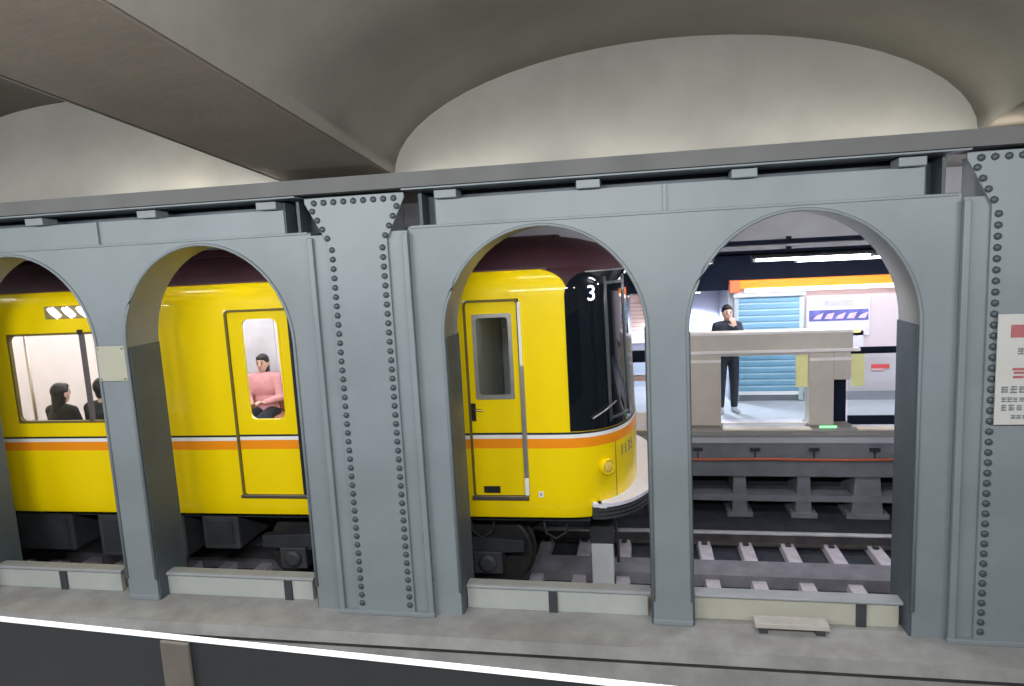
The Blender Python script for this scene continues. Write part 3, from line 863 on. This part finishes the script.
# cab door
x0, x1, z0, z1 = CABD
cd = leaf('cab_door', x0 + 0.018, x1 - 0.018, z0 + 0.03, z1 - 0.02, (-1.42, -1.075, 2.06, 2.82), -HW + 0.012, 0.03)
window_ring('window_frame', -1.42, -1.075, 2.06, 2.82, 0.030, 0.03, -HW + 0.012, ALU, cd)
b = B(); box(b, -1.475, -1.435, -HW - 0.004, -HW + 0.012, 1.86, 2.02); tube(b, [(-1.455, -HW - 0.03, 1.97), (-1.38, -HW - 0.03, 1.965)], 0.009, 8); tube(b, [(-1.455, -HW, 1.97), (-1.455, -HW - 0.03, 1.97)], 0.009, 8)
obj('handle', b, BLACK, cd)
b = B(); tube(b, [(-1.43, -HW - 0.034, 1.968), (-1.36, -HW - 0.034, 1.96)], 0.007, 8); obj('latch', b, mat('brass_latch', (0.7, 0.5, 0.2), 0.3, 0.9, 0.05, 6), cd)
b = B(); box(b, -1.40, -1.25, -HW - 0.002, -HW + 0.014, 1.185, 1.245); obj('kick_vent', b, BLACK, cd)
seal(x0, x1, z0, z1, 0.022, -HW, 0.05, T, SEALM)
b = B(); box(b, x0 - 0.01, x1 + 0.012, -HW - 0.02, -HW + 0.02, z0 - 0.012, z0 + 0.028); obj('door_sill', b, mat('sill_dark_metal', (0.16, 0.14, 0.12), 0.4, 0.6, 0.1, 8), T, bevel=0.004)
b = B(); box(b, x1 - 0.02, x1 + 0.022, -HW - 0.024, -HW + 0.01, 1.16, 2.36); gr = obj('grab_rail', b, ALU, T, bevel=0.008)
b = B(); box(b, x1 - 0.012, x1 + 0.014, -HW - 0.022, -HW + 0.01, 2.36, 2.92); obj('rail_upper', b, WHITE, gr, bevel=0.006)
b = B(); box(b, x1 - 0.018, x1 + 0.020, -HW - 0.028, -HW - 0.02, 1.17, 1.33); obj('rail_foot', b, WHITE, gr, bevel=0.004)
# passenger doors
for x0, x1, z0, z1 in PASD:
    xm = (x0 + x1) / 2
    for k, (a, c) in enumerate(((x0, xm), (xm, x1))):
        wn = (a + 0.14, a + 0.14 + 0.39, 1.88, 2.87) if k == 0 else (c - 0.14 - 0.39, c - 0.14, 1.88, 2.87)
        d = leaf('passenger_door', a + (0.02 if k == 0 else 0.01), c - (0.01 if k == 0 else 0.02), z0 + 0.02, z1 - 0.015, wn, -HW + 0.02, 0.03)
        window_ring('window_frame', *wn, 0.014, 0.07, -HW + 0.02, YELLOW, d, out=0.004)
        b = B()
        e = c - 0.022 if k == 0 else a + 0.001
        box(b, e, e + 0.020, -HW + 0.008, -HW + 0.03, z0 + 0.02, z1 - 0.02); obj('edge_rubber', b, BLACK, d)
    seal(x0, x1, z0, z1, 0.020, -HW, 0.05, T, SEALM)
    b = B(); box(b, x0 - 0.01, x1 + 0.01, -HW - 0.02, -HW + 0.02, z0 - 0.01, z0 + 0.022); obj('door_sill', b, MATS['sill_dark_metal'], T, bevel=0.004)
# side windows with a divider
for x0, x1, z0, z1 in WINS:
    fr = window_ring('side_window', x0, x1, z0, z1, 0.018, 0.06, -HW, SEALM, T, out=0.006)
    xm = -5.34 if x0 > -7 else (x0 + x1) / 2
    obj('divider', bx(xm - 0.018, xm + 0.018, -HW - 0.006, -HW + 0.03, z0, z1), mat('window_divider', (0.10, 0.085, 0.09), 0.5, 0, 0.1, 6), fr)
    obj('window_latch', bx(xm - 0.03, xm + 0.03, -HW - 0.008, -HW, z1 - 0.02, z1 + 0.03), BLACK, fr)
# destination display over the side window: three slanted bright characters
dsp = obj('destination_display', bx(-5.70, -5.16, -HW - 0.006, -HW + 0.02, 2.93, 3.055), mat('display_bezel', (0.30, 0.24, 0.10), 0.4, 0, 0.1, 6), T, bevel=0.004)
LED = mat('display_led', (0.72, 0.74, 1.0), 0.5, emit=3.2, var=0)
for k in range(3):
    b = B(); cx = -5.60 + k * 0.16
    tube(b, [(cx - 0.045, -HW - 0.010, 3.035), (cx - 0.005, -HW - 0.010, 2.985), (cx + 0.05, -HW - 0.010, 2.945)], 0.017, 8)
    tube(b, [(cx - 0.005, -HW - 0.010, 3.04), (cx + 0.04, -HW - 0.010, 3.0), (cx + 0.08, -HW - 0.010, 2.955)], 0.014, 8)
    obj('character', b, LED, dsp)
# white plate with a digit by the cab door
lb = obj('number_plate', bx(-0.90, -0.855, -HW - 0.003, -HW, 1.145, 1.20), WHITE, T, bevel=0.002)
tx = text_mesh('digit', '8', INK, 0.045, lb, 0.001)
tx.rotation_euler = (PI / 2, 0, 0); tx.location = (-0.8775, -HW - 0.004, 1.1725)

# black glass nose
b = B()
MZ = sorted({round(1.752 + (3.15 - 1.752) * k / 24, 4) for k in range(25)} | {z for z, _ in ZL if 1.76 < z < 3.149})
MN = len(MZ) - 1
def phmax(z):
    d = max(0, z - (3.15 - 0.20)) / 0.20
    return math.radians(83.5 - 13.0 * (1 - math.sqrt(max(0, 1 - d * d))))
for off in (0.006,):
    g = [[b.verts.new(surf(phmax(z) * u, z, off, wz(z))[0]) for u in [(-1 + 2 * k / 56) for k in range(57)]] for z in MZ]
    h = [[b.verts.new(surf(phmax(z) * u, z, -0.004, wz(z))[0]) for u in [(-1 + 2 * k / 56) for k in range(57)]] for z in MZ]
    for i in range(MN):
        for k in range(56):
            b.faces.new((g[i][k], g[i][k + 1], g[i + 1][k + 1], g[i + 1][k]))
    for i in range(MN):
        for k in (0, 56): b.faces.new((g[i][k], g[i + 1][k], h[i + 1][k], h[i][k]))
    for k in range(56):
        for i in (0, MN): b.faces.new((g[i][k], g[i][k + 1], h[i][k + 1], h[i][k]))
mask = obj('nose_glass', b, BLACKG, T, True)
mask.data.set_sharp_from_angle(angle=math.radians(40))
def on_nose(name, ph0, ph1, z0, z1, m, off0, off1, parent, n=6):
    bm = B()
    R_ = []
    for z in [z0 + (z1 - z0) * j / 6 for j in range(7)]:
        R_.append([(bm.verts.new(surf(ph0 + (ph1 - ph0) * k / n, z, off0, wz(z))[0]), bm.verts.new(surf(ph0 + (ph1 - ph0) * k / n, z, off1, wz(z))[0])) for k in range(n + 1)])
    for r0, r1 in zip(R_, R_[1:]):
        for k in range(n):
            bm.faces.new((r0[k][1], r0[k + 1][1], r1[k + 1][1], r1[k][1]))
        for k in (0, n): bm.faces.new((r0[k][0], r0[k][1], r1[k][1], r1[k][0]))
    for r in (R_[0], R_[-1]):
        for k in range(n): bm.faces.new((r[k][0], r[k + 1][0], r[k + 1][1], r[k][1]))
    return obj(name, bm, m, parent, True)
b = B(); tube(b, [surf(rad_, 3.152, 0.006, wz(3.152))[0] for rad_ in [math.radians(-70.0 + 140 * k / 40) for k in range(41)]], 0.007, 6)
obj('nose_trim', b, ALU, mask, True)
FRM = mat('nose_frame_grey', (0.10, 0.11, 0.12), 0.35, 0.3, 0.1, 6)
rad = math.radians
for a in (-54, -31, 31, 54):
    on_nose('pane_frame', rad(a - 1.2), rad(a + 1.2), 1.80, 3.10, FRM, 0.0, 0.016, mask, 2)
for a0, a1 in ((-53, -32), (32, 53)):
    on_nose('frame_rail', rad(a0), rad(a1), 3.03, 3.055, FRM, 0.0, 0.016, mask)
    on_nose('frame_rail', rad(a0), rad(a1), 1.82, 1.845, FRM, 0.0, 0.016, mask)
# wiper
b = B()
p0, n0 = surf(rad(-70), 1.86, 0.03); p1, _ = surf(rad(-50), 1.98, 0.03); p2, _ = surf(rad(-60), 1.92, 0.03)
tube(b, [p0, p2, p1], 0.008, 6)
obj('wiper', b, ALU, mask, True)
# emissive digit set on the nose glass
q, n_ = surf(rad(-66), 2.96, 0.010, wz(2.96))
tx = text_mesh('nose_digit', '3', LED, 0.19, mask, 0.001)
tx.matrix_local = Matrix.Translation(q) @ Matrix(((-n_.y, 0, n_.x, 0), (n_.x, 0, n_.y, 0), (0, 1, 0, 0), (0, 0, 0, 1)))
# headlamps, car number and panel joints on the nose
for s in (-1, 1):
    q, n_ = surf(rad(60 * s), 1.40)
    M = Matrix.Translation(q) @ n_.to_track_quat('Z', 'Y').to_matrix().to_4x4()
    b = B(); lathe(b, [(0.078, -0.02), (0.078, 0.035), (0.070, 0.05), (0.058, 0.05), (0.05, 0.03)]); bmesh.ops.transform(b, verts=b.verts, matrix=M)
    hl = obj('headlamp', b, YELLOW, T, True)
    b = B(); lathe(b, [(0.056, 0.02), (0.056, 0.042), (0.03, 0.05)]); bmesh.ops.transform(b, verts=b.verts, matrix=M)
    obj('lens', b, mat('amber_lens', (0.85, 0.62, 0.12), 0.15, 0, 0.05, 6), hl, True)
for a in (-50, 50):
    on_nose('panel_joint', rad(a - 0.35), rad(a + 0.35), 1.02, 1.60, SEALM, -0.003, 0.001, T, 2)
for k, ch in enumerate('1135'):
    q, n_ = surf(rad(-43 + k * 5.2), 1.49, 0.004)
    tx = text_mesh('car_number_digit', ch, INK, 0.15, T, 0.001)
    tx.matrix_local = Matrix.Translation(q) @ Matrix(((-n_.y, 0, n_.x, 0), (n_.x, 0, n_.y, 0), (0, 1, 0, 0), (0, 0, 0, 1)))
# grey white bumper apron with ribs
def apron(bm, z0, z1, off_out, amax=72):
    n = 40; R_ = []
    for k in range(n + 1):
        ph = rad(-amax + 2 * amax * k / n)
        tpr = max(0.02, math.cos(ph * 90 / amax)) ** 0.5
        pi_, _ = surf(ph, 1.0, -0.08); po, _ = surf(ph, 1.0, off_out * tpr)
        R_.append([bm.verts.new((p.x, p.y, z)) for p in (pi_, po) for z in (z0, z1)])
    for r0, r1 in zip(R_, R_[1:]):
        for a, c in ((0, 1), (1, 3), (3, 2), (2, 0)): bm.faces.new((r0[a], r1[a], r1[c], r0[c]))
    bm.faces.new(R_[0]); bm.faces.new(R_[-1][::-1])
    return bm
ap = obj('bumper_apron', apron(B(), 1.045, 1.085, 0.20), BUMP, T, bevel=0.006)
for z in (0.935, 0.972, 1.009): obj('bumper_rib', apron(B(), z, z + 0.022, 0.19), UNDERL, ap)
obj('bumper_core', apron(B(), 0.93, 1.05, 0.15), UNDER, ap)

# lining, floor, lamps, bulkhead
b = B()
box(b, -LEN + 0.05, -1.62, 1.10, 1.20, 1.02, 3.05)                     # far wall
box(b, -LEN + 0.05, -LEN + 0.1, -1.2, 1.2, 1.02, 3.05)
obj('lining', b, INW, T)
obj('ceiling_panel', bx(-LEN + 0.05, -1.62, -1.15, 1.2, 3.05, 3.08), INW, T)
obj('coach_floor', bx(-LEN + 0.05, -0.25, -1.2, 1.2, 0.97, 1.02), INFL, T)
b = B()
box(b, -1.66, -1.60, -1.22, 1.2, 1.02, 3.05); obj('cab_bulkhead', b, CABW, T)
b = B(); box(b, -1.58, -0.3, 1.05, 1.15, 1.02, 3.05); obj('cab_lining', b, CABW, T)
b = B(); prism(b, [(-1.17 + 0.014 * k, 0.42 + 0.02 * (k % 2)) for k in range(9)] + [(-1.17 + 0.014 * k, 0.45 + 0.02 * (k % 2)) for k in range(8, -1, -1)], 1.5, 2.75, 'z'); obj('cab_curtain', b, mat('curtain_plum', (0.20, 0.07, 0.10), 0.9, 0, 0.1, 10), T)
b = B()
for k in range(7): box(b, -1.55 + k * 0.06, -1.515 + k * 0.06, 0.96, 1.04, 2.40, 2.425)
obj('switch_row', b, WHITE, T)
b = B(); prism(b, [(-1.1, 1.02), (-0.55, 1.02), (-0.55, 1.8), (-0.8, 1.95), (-1.1, 1.9)], -0.2, 0.9); obj('driver_desk', b, CABW, T, bevel=0.02)
b = B(); box(b, -1.42, -1.05, -0.95, -0.6, 2.93, 2.95); obj('cab_lamp', b, mat('cab_lamp_glow', (1, 1, 1), 0.5, emit=7, var=0), T)
for y in (-0.55, 0.55):
    obj('ceiling_lamp', bx(-LEN + 0.4, -1.9, y - 0.07, y + 0.07, 3.02, 3.05), mat('coach_lamp_glow', (1.0, 0.93, 0.95), 0.5, emit=16, var=0), T)
# far-side windows of the lining, with route notices over them
for x0, x1 in ((-6.15, -4.6), (-11.2, -8.7), (-2.3, -1.75)):
    obj('far_window', bx(x0, x1, 1.085, 1.10, 1.95, 2.70), mat('far_window_glass', (0.62, 0.62, 0.70), 0.15, 0, 0.1, 4), T)
for k in range(6):
    obj('hanging_notice', bx(-6.3 + k * 0.62, -5.9 + k * 0.62, 1.06, 1.098, 2.74, 2.98), [mat('notice_pale_blue', (0.35, 0.42, 0.72), 0.6, 0, 0.1, 12), mat('notice_cream', (0.75, 0.70, 0.60), 0.6, 0, 0.1, 12)][k % 2], T)
for y, x0, x1 in ((-1, -6.5, -4.0), (1, -6.5, -4.0), (-1, -11.3, -8.2)):
    ys = (-1.18, -0.72) if y < 0 else (0.66, 1.10)
    b = B(); box(b, x0, x1, ys[0], ys[1], 1.28, 1.44)
    box(b, x0, x1, (ys[0] if y < 0 else ys[1] - 0.1), (ys[0] + 0.1 if y < 0 else ys[1]), 1.44, 1.80)
    obj('bench_seat', b, mat('bench_moquette', (0.42, 0.20, 0.10), 0.9, 0, 0.1, 20), T, bevel=0.03)
for x in (-4.0, -2.45, -6.55):
    b = B(); tube(b, [(x, -0.70, 1.02), (x, -0.70, 3.05)], 0.016, 10); obj('grab_pole', b, ALU, T, True)

# underframe, bogies, pilot plate
b = B()
box(b, -LEN + 0.1, -0.45, -1.12, 1.12, 0.86, 0.955)
obj('underframe', b, UNDER, T)
def bogie(xc):
    bg = B()
    for s in (-1, 1):
        prism(bg, [(xc - 1.35, 0.50), (xc - 1.35, 0.62), (xc - 0.55, 0.66), (xc - 0.3, 0.52), (xc + 0.3, 0.52), (xc + 0.55, 0.66), (xc + 1.35, 0.62), (xc + 1.35, 0.50), (xc + 0.6, 0.46), (xc + 0.3, 0.36), (xc - 0.3, 0.36), (xc - 0.6, 0.46)], s * 0.98 - 0.05, s * 0.98 + 0.05)
    box(bg, xc - 0.2, xc + 0.2, -1.0, 1.0, 0.5, 0.86)
    fr = obj('bogie_frame', bg, UNDER, T, bevel=0.008)
    for dx in (-1.0, 1.0):
        for s in (-1, 1):
            wh = B(); lathe(wh, [(0.12, -0.07), (0.38, -0.07), (0.40, -0.06), (0.40, 0.045), (0.425, 0.05), (0.425, 0.075), (0.12, 0.075)] if s < 0 else [(0.12, -0.075), (0.425, -0.075), (0.425, -0.05), (0.40, -0.045), (0.40, 0.06), (0.38, 0.07), (0.12, 0.07)], (xc + dx, s * 0.735, 0.40), 'y', 32)
            obj('wheel', wh, mat('wheel_steel', (0.05, 0.048, 0.046), 0.5, 0.5, 0.2, 8), fr, bevel=0.004)
            ax = B(); box(ax, xc + dx - 0.14, xc + dx + 0.14, s * 0.98 - 0.10, s * 0.98 + 0.10, 0.30, 0.52)
            lathe(ax, [(0.09, -0.05), (0.09, 0.02), (0.06, 0.04)] if s > 0 else [(0.06, -0.04), (0.09, -0.02), (0.09, 0.05)], (xc + dx, s * 1.08, 0.41), 'y', 18)
            obj('axle_box', ax, UNDERL, fr, bevel=0.01)
        a = B(); tube(a, [(xc + dx, -0.7, 0.40), (xc + dx, 0.7, 0.40)], 0.07, 14); obj('axle', a, UNDER, fr, True)
    for s in (-1, 1):
        for k in (-0.12, 0.12):
            sp = B(); pts = [(xc + k + 0.07 * math.cos(q * 0.6), s * 0.98 + 0.07 * math.sin(q * 0.6), 0.60 + q * 0.0052) for q in range(52)]
            tube(sp, pts, 0.014, 6); obj('spring', sp, UNDERL, fr, True)
bogie(-2.45); bogie(-9.6)
b = B(); box(b, -0.47, -0.26, -0.82, -0.50, 0.08, 0.50); pp = obj('pilot_plate', b, GREYP, T, bevel=0.006)
b = B(); box(b, -0.48, -0.25, -0.80, -0.52, 0.50, 0.86); box(b, -0.40, -0.33, -0.50, 0.5, 0.55, 0.7); obj('mount', b, UNDER, pp)
b = B(); tube(b, [(-0.25, -0.48, 0.62), (-0.22, -0.46, 0.40), (-0.22, -0.46, 0.15)], 0.016, 8); obj('hose', b, UNDERL, pp)
b = B(); box(b, -0.47, -0.26, 0.50, 0.82, 0.08, 0.50); pp = obj('pilot_plate', b, GREYP, T, bevel=0.006)
b = B(); box(b, -0.5, 0.06, -0.14, 0.14, 0.52, 0.80); lathe(b, [(0.13, 0.04), (0.15, 0.08), (0.15, 0.14), (0.08, 0.17)], (0, 0, 0.66), 'x', 18); obj('coupler', b, UNDERL, T, bevel=0.01)
for k, (xa, xb, za, m) in enumerate(((-5.6, -4.6, 0.40, UNDERL), (-6.9, -5.9, 0.45, UNDER), (-4.4, -4.0, 0.5, UNDERL), (-8.0, -7.1, 0.42, UNDER))):
    b = B(); box(b, xa, xb, -1.10, -0.5, za, 0.86); ub = obj('equipment_box', b, m, T, bevel=0.02)
    b = B(); box(b, xa + 0.06, xb - 0.06, -1.115, -1.10, za + 0.06, 0.80); obj('cover', b, UNDER, ub, bevel=0.004)
for k in range(2):
    b = B(); xk = -1.62 + k * 0.71
    tube(b, [(xk, -1.0, 0.86), (xk + 0.03, -1.02, 0.70), (xk + 0.12, -1.02, 0.64), (xk + 0.22, -1.02, 0.70), (xk + 0.25, -1.0, 0.86)], 0.014, 6)
    obj('air_hose', b, UNDER, T, True)

# unseen tube lamps on the girder backs, placed to light train and track
TLB = mat('track_tube_glow', (0.96, 0.94, 1.0), 0.5, emit=190, var=0)
TLG = mat('tunnel_tube_glow', (0.98, 0.96, 1.0), 0.5, emit=30, var=0)
for k, (x, lab) in enumerate(((-6.9, 'before the far end of the coach'), (-4.50, 'over the coach left of its narrow door'), (-3.50, 'over the narrow coach door'), (-0.93, 'over the cab door'), (1.0, 'over the open sleepers'), (3.6, 'past the last arch'))):
    hl_ = 0.50 if x > 0 else 0.19
    t = thing('unseen_tunnel_lamp', (x, 5.47, 3.74), 'unseen tube lamp on the girder back ' + lab, 'lamp', 'unseen tunnel lamps on the girder backs')
    obj('housing', bx(-hl_ - 0.05, hl_ + 0.05, -0.03, 0.07, 0.03, 0.07), COPING, t, bevel=0.004)
    for u in (-hl_ - 0.01, hl_ + 0.01): obj('end_holder', bx(u - 0.01, u + 0.01, 0.0, 0.05, -0.015, 0.03), COPING, t)
    b = B(); tube(b, [(-hl_, 0.025, 0.005), (hl_, 0.025, 0.005)], 0.02, 8); obj('tube', b, TLB if x > 0 else TLG, t, True)

# ================================================================ FAR PLATFORM
GZ = 0.95
def cabinet(x0, x1, label, slot=False, top=1.93):
    t = thing('platform_gate_cabinet', ((x0 + x1) / 2, 8.86, GZ), label, 'platform gate', 'cabinets of the platform gate')
    hw = (x1 - x0) / 2
    b = B()
    if slot: box(b, -hw, hw - 0.19, 0, 0.26, 0, top - GZ); box(b, hw - 0.19, hw, 0, 0.26, 0.62, top - GZ); box(b, hw - 0.19, hw, 0.2, 0.26, 0, 0.62)
    else: box(b, -hw, hw, 0, 0.26, 0, top - GZ)
    obj('body', b, GATE, t, bevel=0.012)
    obj('trim_strip', bx(-hw, hw, -0.008, 0.0, top - GZ - 0.115, top - GZ - 0.08), GATEL, t)
    obj('plinth', bx(-hw - 0.02, hw + 0.02, -0.02, 0.27, 0, 0.05), mat('gate_plinth', (0.22, 0.20, 0.18), 0.5, 0, 0.05, 5), t, bevel=0.005)
    if slot:
        obj('slot_recess', bx(hw - 0.19, hw - 0.01, 0.15, 0.2, 0.05, 0.62), NAVY, t)
        obj('status_lamp', bx(-0.12, 0.08, -0.028, -0.018, 0.015, 0.04), mat('green_lamp', (0.25, 1.0, 0.35), 0.5, emit=1.5, var=0), t)
    return t
cabinet(0.30, 1.01, 'beige gate cabinet beside the mullion, left of the gate opening')
cabinet(2.07, 2.55, 'beige gate cabinet with a dark slot and a green lamp', True)
cabinet(-1.2, -0.55, 'beige gate cabinet hidden behind the train nose')
t = thing('gate_header_beam', (1.45, 8.84, 1.96), 'beige header beam spanning the gate opening between two cabinets', 'gate beam')
obj('beam', bx(-1.15, 1.12, 0, 0.2, 0, 0.24), GATE, t, bevel=0.012)
obj('upper_line', bx(-1.15, 1.12, -0.006, 0.0, 0.205, 0.235), GATEL, t)
obj('lower_line', bx(-1.15, 1.20, -0.010, 0.10, -0.03, 0.006), GATEL, t)
t = thing('gate_header_beam', (-0.125, 8.84, 1.96), 'beige gate header beam seen in the gap beside the train nose', 'gate beam')
obj('beam', bx(-0.41, 0.41, 0, 0.08, -0.12, 0.03), NAVY, t, bevel=0.012)
obj('lower_line', bx(-0.41, 0.41, -0.008, 0.08, -0.36, -0.30), mat('gate_pink_trim', (0.75, 0.55, 0.50), 0.5, 0, 0.05, 5), t)
def leaf_gate(x0, x1, label, sticker_at, rail, dark):
    t = thing('platform_gate_leaf', ((x0 + x1) / 2, 8.93, GZ), label, 'platform gate', 'sliding leaves of the platform gate')
    hw = (x1 - x0) / 2
    obj('pane', bx(-hw, hw, 0.02, 0.03, 0.1, 0.95), GLASS, t)
    obj('top_rail', bx(-hw, hw, 0, 0.05, 0.93, 1.01), rail, t, bevel=0.004)
    obj('bottom_rail', bx(-hw, hw, 0, 0.05, 0.03, dark), rail, t, bevel=0.004)
    for k in sticker_at: obj('sticker', bx(k - 0.075, k + 0.075, 0.008, 0.018, 0.52, 0.97), mat('yellow_sticker', (0.95, 0.93, 0.45), 0.5, 0, 0.04, 5), t)
    return t
leaf_gate(1.01, 2.07, 'glass gate leaf under the header beam with a yellow sticker at its edge', [0.46], GATEL, 0.06)
leaf_gate(2.55, 3.6, 'glass gate leaf past the slotted cabinet with dark rails and a yellow sticker', [-0.42], NAVY, 0.14)
leaf_gate(-0.55, 0.30, 'glass gate leaf with pale rails in the gap beside the train nose', [], GATEL, 0.2)
# lit nosing strips
for x0, x1, lab in ((1.01, 2.07, 'bright cream edge strip under the gate opening'), (2.60, 3.6, 'bright cream edge strip past the slotted gate cabinet'), (-0.5, 0.28, 'bright cream edge strip beside the train nose')):
    b = B(); box(b, x0, x1, 8.70, 8.84, 0.966, 0.985)
    tag(obj('edge_strip', b, EDGE, bevel=0.004), lab, 'edge strip', 'cream edge strips of the far platform', 'thing')

# shutter on the far wall
t = thing('roller_shutter', (1.86, WY - 0.03, 0.97), 'blue roller shutter on the far platform wall', 'shutter')
b = B()
n = 15; zz = [0.12 + 1.42 * k / n for k in range(n + 1)]
for k in range(n):
    prism(b, [(-0.02, zz[k]), (-0.035, zz[k] + 0.02), (-0.035, zz[k + 1] - 0.025), (-0.02, zz[k + 1] - 0.006), (0.0, zz[k + 1]), (0, zz[k])], -0.43, 0.43, 'x')
obj('curtain', b, mat('shutter_blue', (0.20, 0.40, 0.56), 0.4, 0, 0.06, 4), t)
b = B()
for k in range(0, n, 1): box(b, -0.43, 0.43, -0.030, -0.018, zz[k + 1] - 0.014, zz[k + 1] - 0.001)
obj('slat_bead', b, mat('shutter_pale_bead', (0.50, 0.68, 0.80), 0.4, 0, 0.05, 4), t)
for s in (-1, 1): obj('guide', bx(s * 0.45 - 0.03, s * 0.45 + 0.03, -0.05, 0, 0.0, 1.60), mat('guide_pale', (0.50, 0.58, 0.60), 0.4, 0, 0.05, 4), t, bevel=0.004)
obj('bottom_bar', bx(-0.43, 0.43, -0.045, 0, 0.08, 0.13), GATEL, t, bevel=0.004)
obj('shutter_box', bx(-0.50, 0.50, -0.09, 0, 1.54, 1.62), mat('shutter_box_pale', (0.50, 0.53, 0.60), 0.5, 0, 0.05, 4), t, bevel=0.006)
# orange line board with its lit strip
t = thing('line_sign_board', (2.52, WY - 0.10, 2.66), 'long orange sign board with a lit white strip above the shutter', 'sign')
obj('board', bx(-1.12, 1.12, -0.06, 0.05, -0.02, 0.10), mat('sign_orange', (0.95, 0.27, 0.02), 0.4, emit=0.5, var=0.03), t, bevel=0.006)
for s in (-1, 1): obj('end_cap', bx(s * 1.14 - 0.07, s * 1.14 + 0.07, -0.065, 0.05, -0.07, 0.105), mat('sign_red_orange', (0.80, 0.17, 0.06), 0.4, emit=0.35, var=0.05), t, bevel=0.006)
obj('lit_strip', bx(-1.0, 1.02, -0.075, -0.02, -0.075, -0.022), mat('strip_glow', (1, 0.95, 0.93), 0.5, emit=2.6, var=0), t, bevel=0.006)
# notices on the far wall
PALE = mat('notice_pale_lilac', (0.66, 0.66, 0.82), 0.5, 0, 0.04, 6)
t = thing('wall_poster', (2.82, WY - 0.02, 2.20), 'pale lilac poster with a blue banner right of the shutter', 'poster')
obj('sheet', bx(-0.43, 0.42, -0.012, 0, -0.30, 0.28), PALE, t)
obj('heading', bx(-0.22, 0.20, -0.014, -0.012, 0.13, 0.22), mat('poster_heading', (0.45, 0.46, 0.70), 0.5, 0, 0.15, 16), t)
obj('banner', bx(-0.40, 0.40, -0.016, -0.012, -0.08, 0.08), mat('poster_blue', (0.12, 0.13, 0.40), 0.5, 0, 0.4, 9), t)
b = B()
for k in range(5): prism(b, [(-0.34 + k * 0.15, -0.05), (-0.24 + k * 0.15, -0.05), (-0.20 + k * 0.15, 0.04), (-0.30 + k * 0.15, 0.0 + 0.02 * (k % 2))], -0.019, -0.016)
obj('banner_shape', b, mat('poster_pink', (0.70, 0.52, 0.70), 0.5, 0, 0.2, 10), t)
t = thing('wall_poster', (3.02, WY - 0.02, 1.88), 'small pale sheet with a yellow heading beneath the lilac poster', 'poster')
obj('sheet', bx(-0.14, 0.14, -0.012, 0, -0.22, 0.09), PALE, t)
obj('heading', bx(-0.30, 0.10, -0.016, 0.0, 0.06, 0.105), mat('poster_yellow', (0.80, 0.74, 0.30), 0.5, 0, 0.05, 6), t)
t = thing('wall_label', (3.40, WY - 0.01, 1.44), 'small red label on the pale far wall', 'label')
obj('plate', bx(-0.12, 0.12, -0.008, 0, -0.03, 0.03), mat('label_red', (0.80, 0.10, 0.10), 0.5, 0, 0.05, 6), t)
obj('fade', bx(-0.12, 0.05, -0.008, 0, -0.06, -0.03), mat('label_pink', (0.80, 0.45, 0.45), 0.5, 0, 0.05, 6), t)
t = thing('wall_label', (3.72, WY - 0.01, 1.84), 'small pale blue label on the far wall', 'label')
obj('plate', bx(-0.10, 0.14, -0.008, 0, -0.03, 0.03), mat('label_blue', (0.40, 0.48, 0.75), 0.5, 0, 0.1, 14), t)
# lit advertising board seen in the gap beside the nose
t = thing('advertising_board', (0.02, 11.54, 2.16), 'pink advertising board with fine text in the gap beside the nose', 'advert')
obj('board', bx(-0.75, 0.45, -0.05, 0.05, -0.45, 0.42), GATEL, t, bevel=0.01)
obj('face', bx(-0.72, 0.42, -0.056, -0.05, -0.38, 0.36), mat('advert_pink', (0.85, 0.62, 0.56), 0.5, emit=0.25, var=0.06), t)
b = B()
for k in range(9): box(b, -0.66, 0.36, -0.058, -0.056, -0.30 + k * 0.065, -0.285 + k * 0.065)
obj('text_line', b, mat('advert_text', (0.70, 0.48, 0.44), 0.5, 0, 0.1, 20), t)

# tube lamps over the far platform edge
for k, (xa, xb, z, y) in enumerate(((1.40, 2.72, 3.08, 8.78), (1.95, 2.95, 3.045, 9.0), (-0.9, 0.9, 3.08, 8.78), (-3.0, -1.4, 3.08, 8.78))):
    labs = ['long bright tube lamp under the grey bulkhead', 'second tube lamp just behind the long bright one', 'tube lamp seen over the train nose', 'tube lamp hidden behind the train roof']
    t = thing('tube_lamp', ((xa + xb) / 2, y, z), labs[k] + ' over the far platform', 'lamp', 'tube lamps over the far platform')
    hw = (xb - xa) / 2
    b = B(); prism(b, [(-0.07, 0.03), (-0.03, 0.075), (0.03, 0.075), (0.07, 0.03)], -hw - 0.03, hw + 0.03, 'x'); obj('reflector', b, GATEL, t)
    for yy in (-0.035, 0.035):
        b = B(); tube(b, [(-hw, yy, 0.01), (hw, yy, 0.01)], 0.016, 8); obj('tube', b, mat('far_tube_glow', (0.90, 0.92, 1.0), 0.5, emit=9.0, var=0), t, True)
    for s in (-1, 1): obj('end_holder', bx(s * hw - 0.015, s * hw + 0.015, -0.06, 0.06, -0.01, 0.035), GATEL, t)
# downlight over the waiting person
t = thing('downlight', (0.80, 10.75, 2.62), 'small round downlight above the waiting person', 'lamp')
b = B(); lathe(b, [(0.16, -0.03), (0.17, 0.0), (0.10, 0.0)], seg=20); obj('rim', b, GATEL, t)
b = B(); lathe(b, [(0.13, -0.045), (0.14, -0.03)], seg=20); obj('lens', b, MATS['far_tube_glow'], t)
d = bpy.data.lights.new('downlight_beam', 'SPOT'); d.energy = 210; d.spot_size = 2.2; d.color = (0.85, 0.88, 1.0); d.shadow_soft_size = 0.1
o = bpy.data.objects.new('downlight_beam', d); o.location = (0.80, 10.95, 2.54); S.collection.objects.link(o); o.parent = None
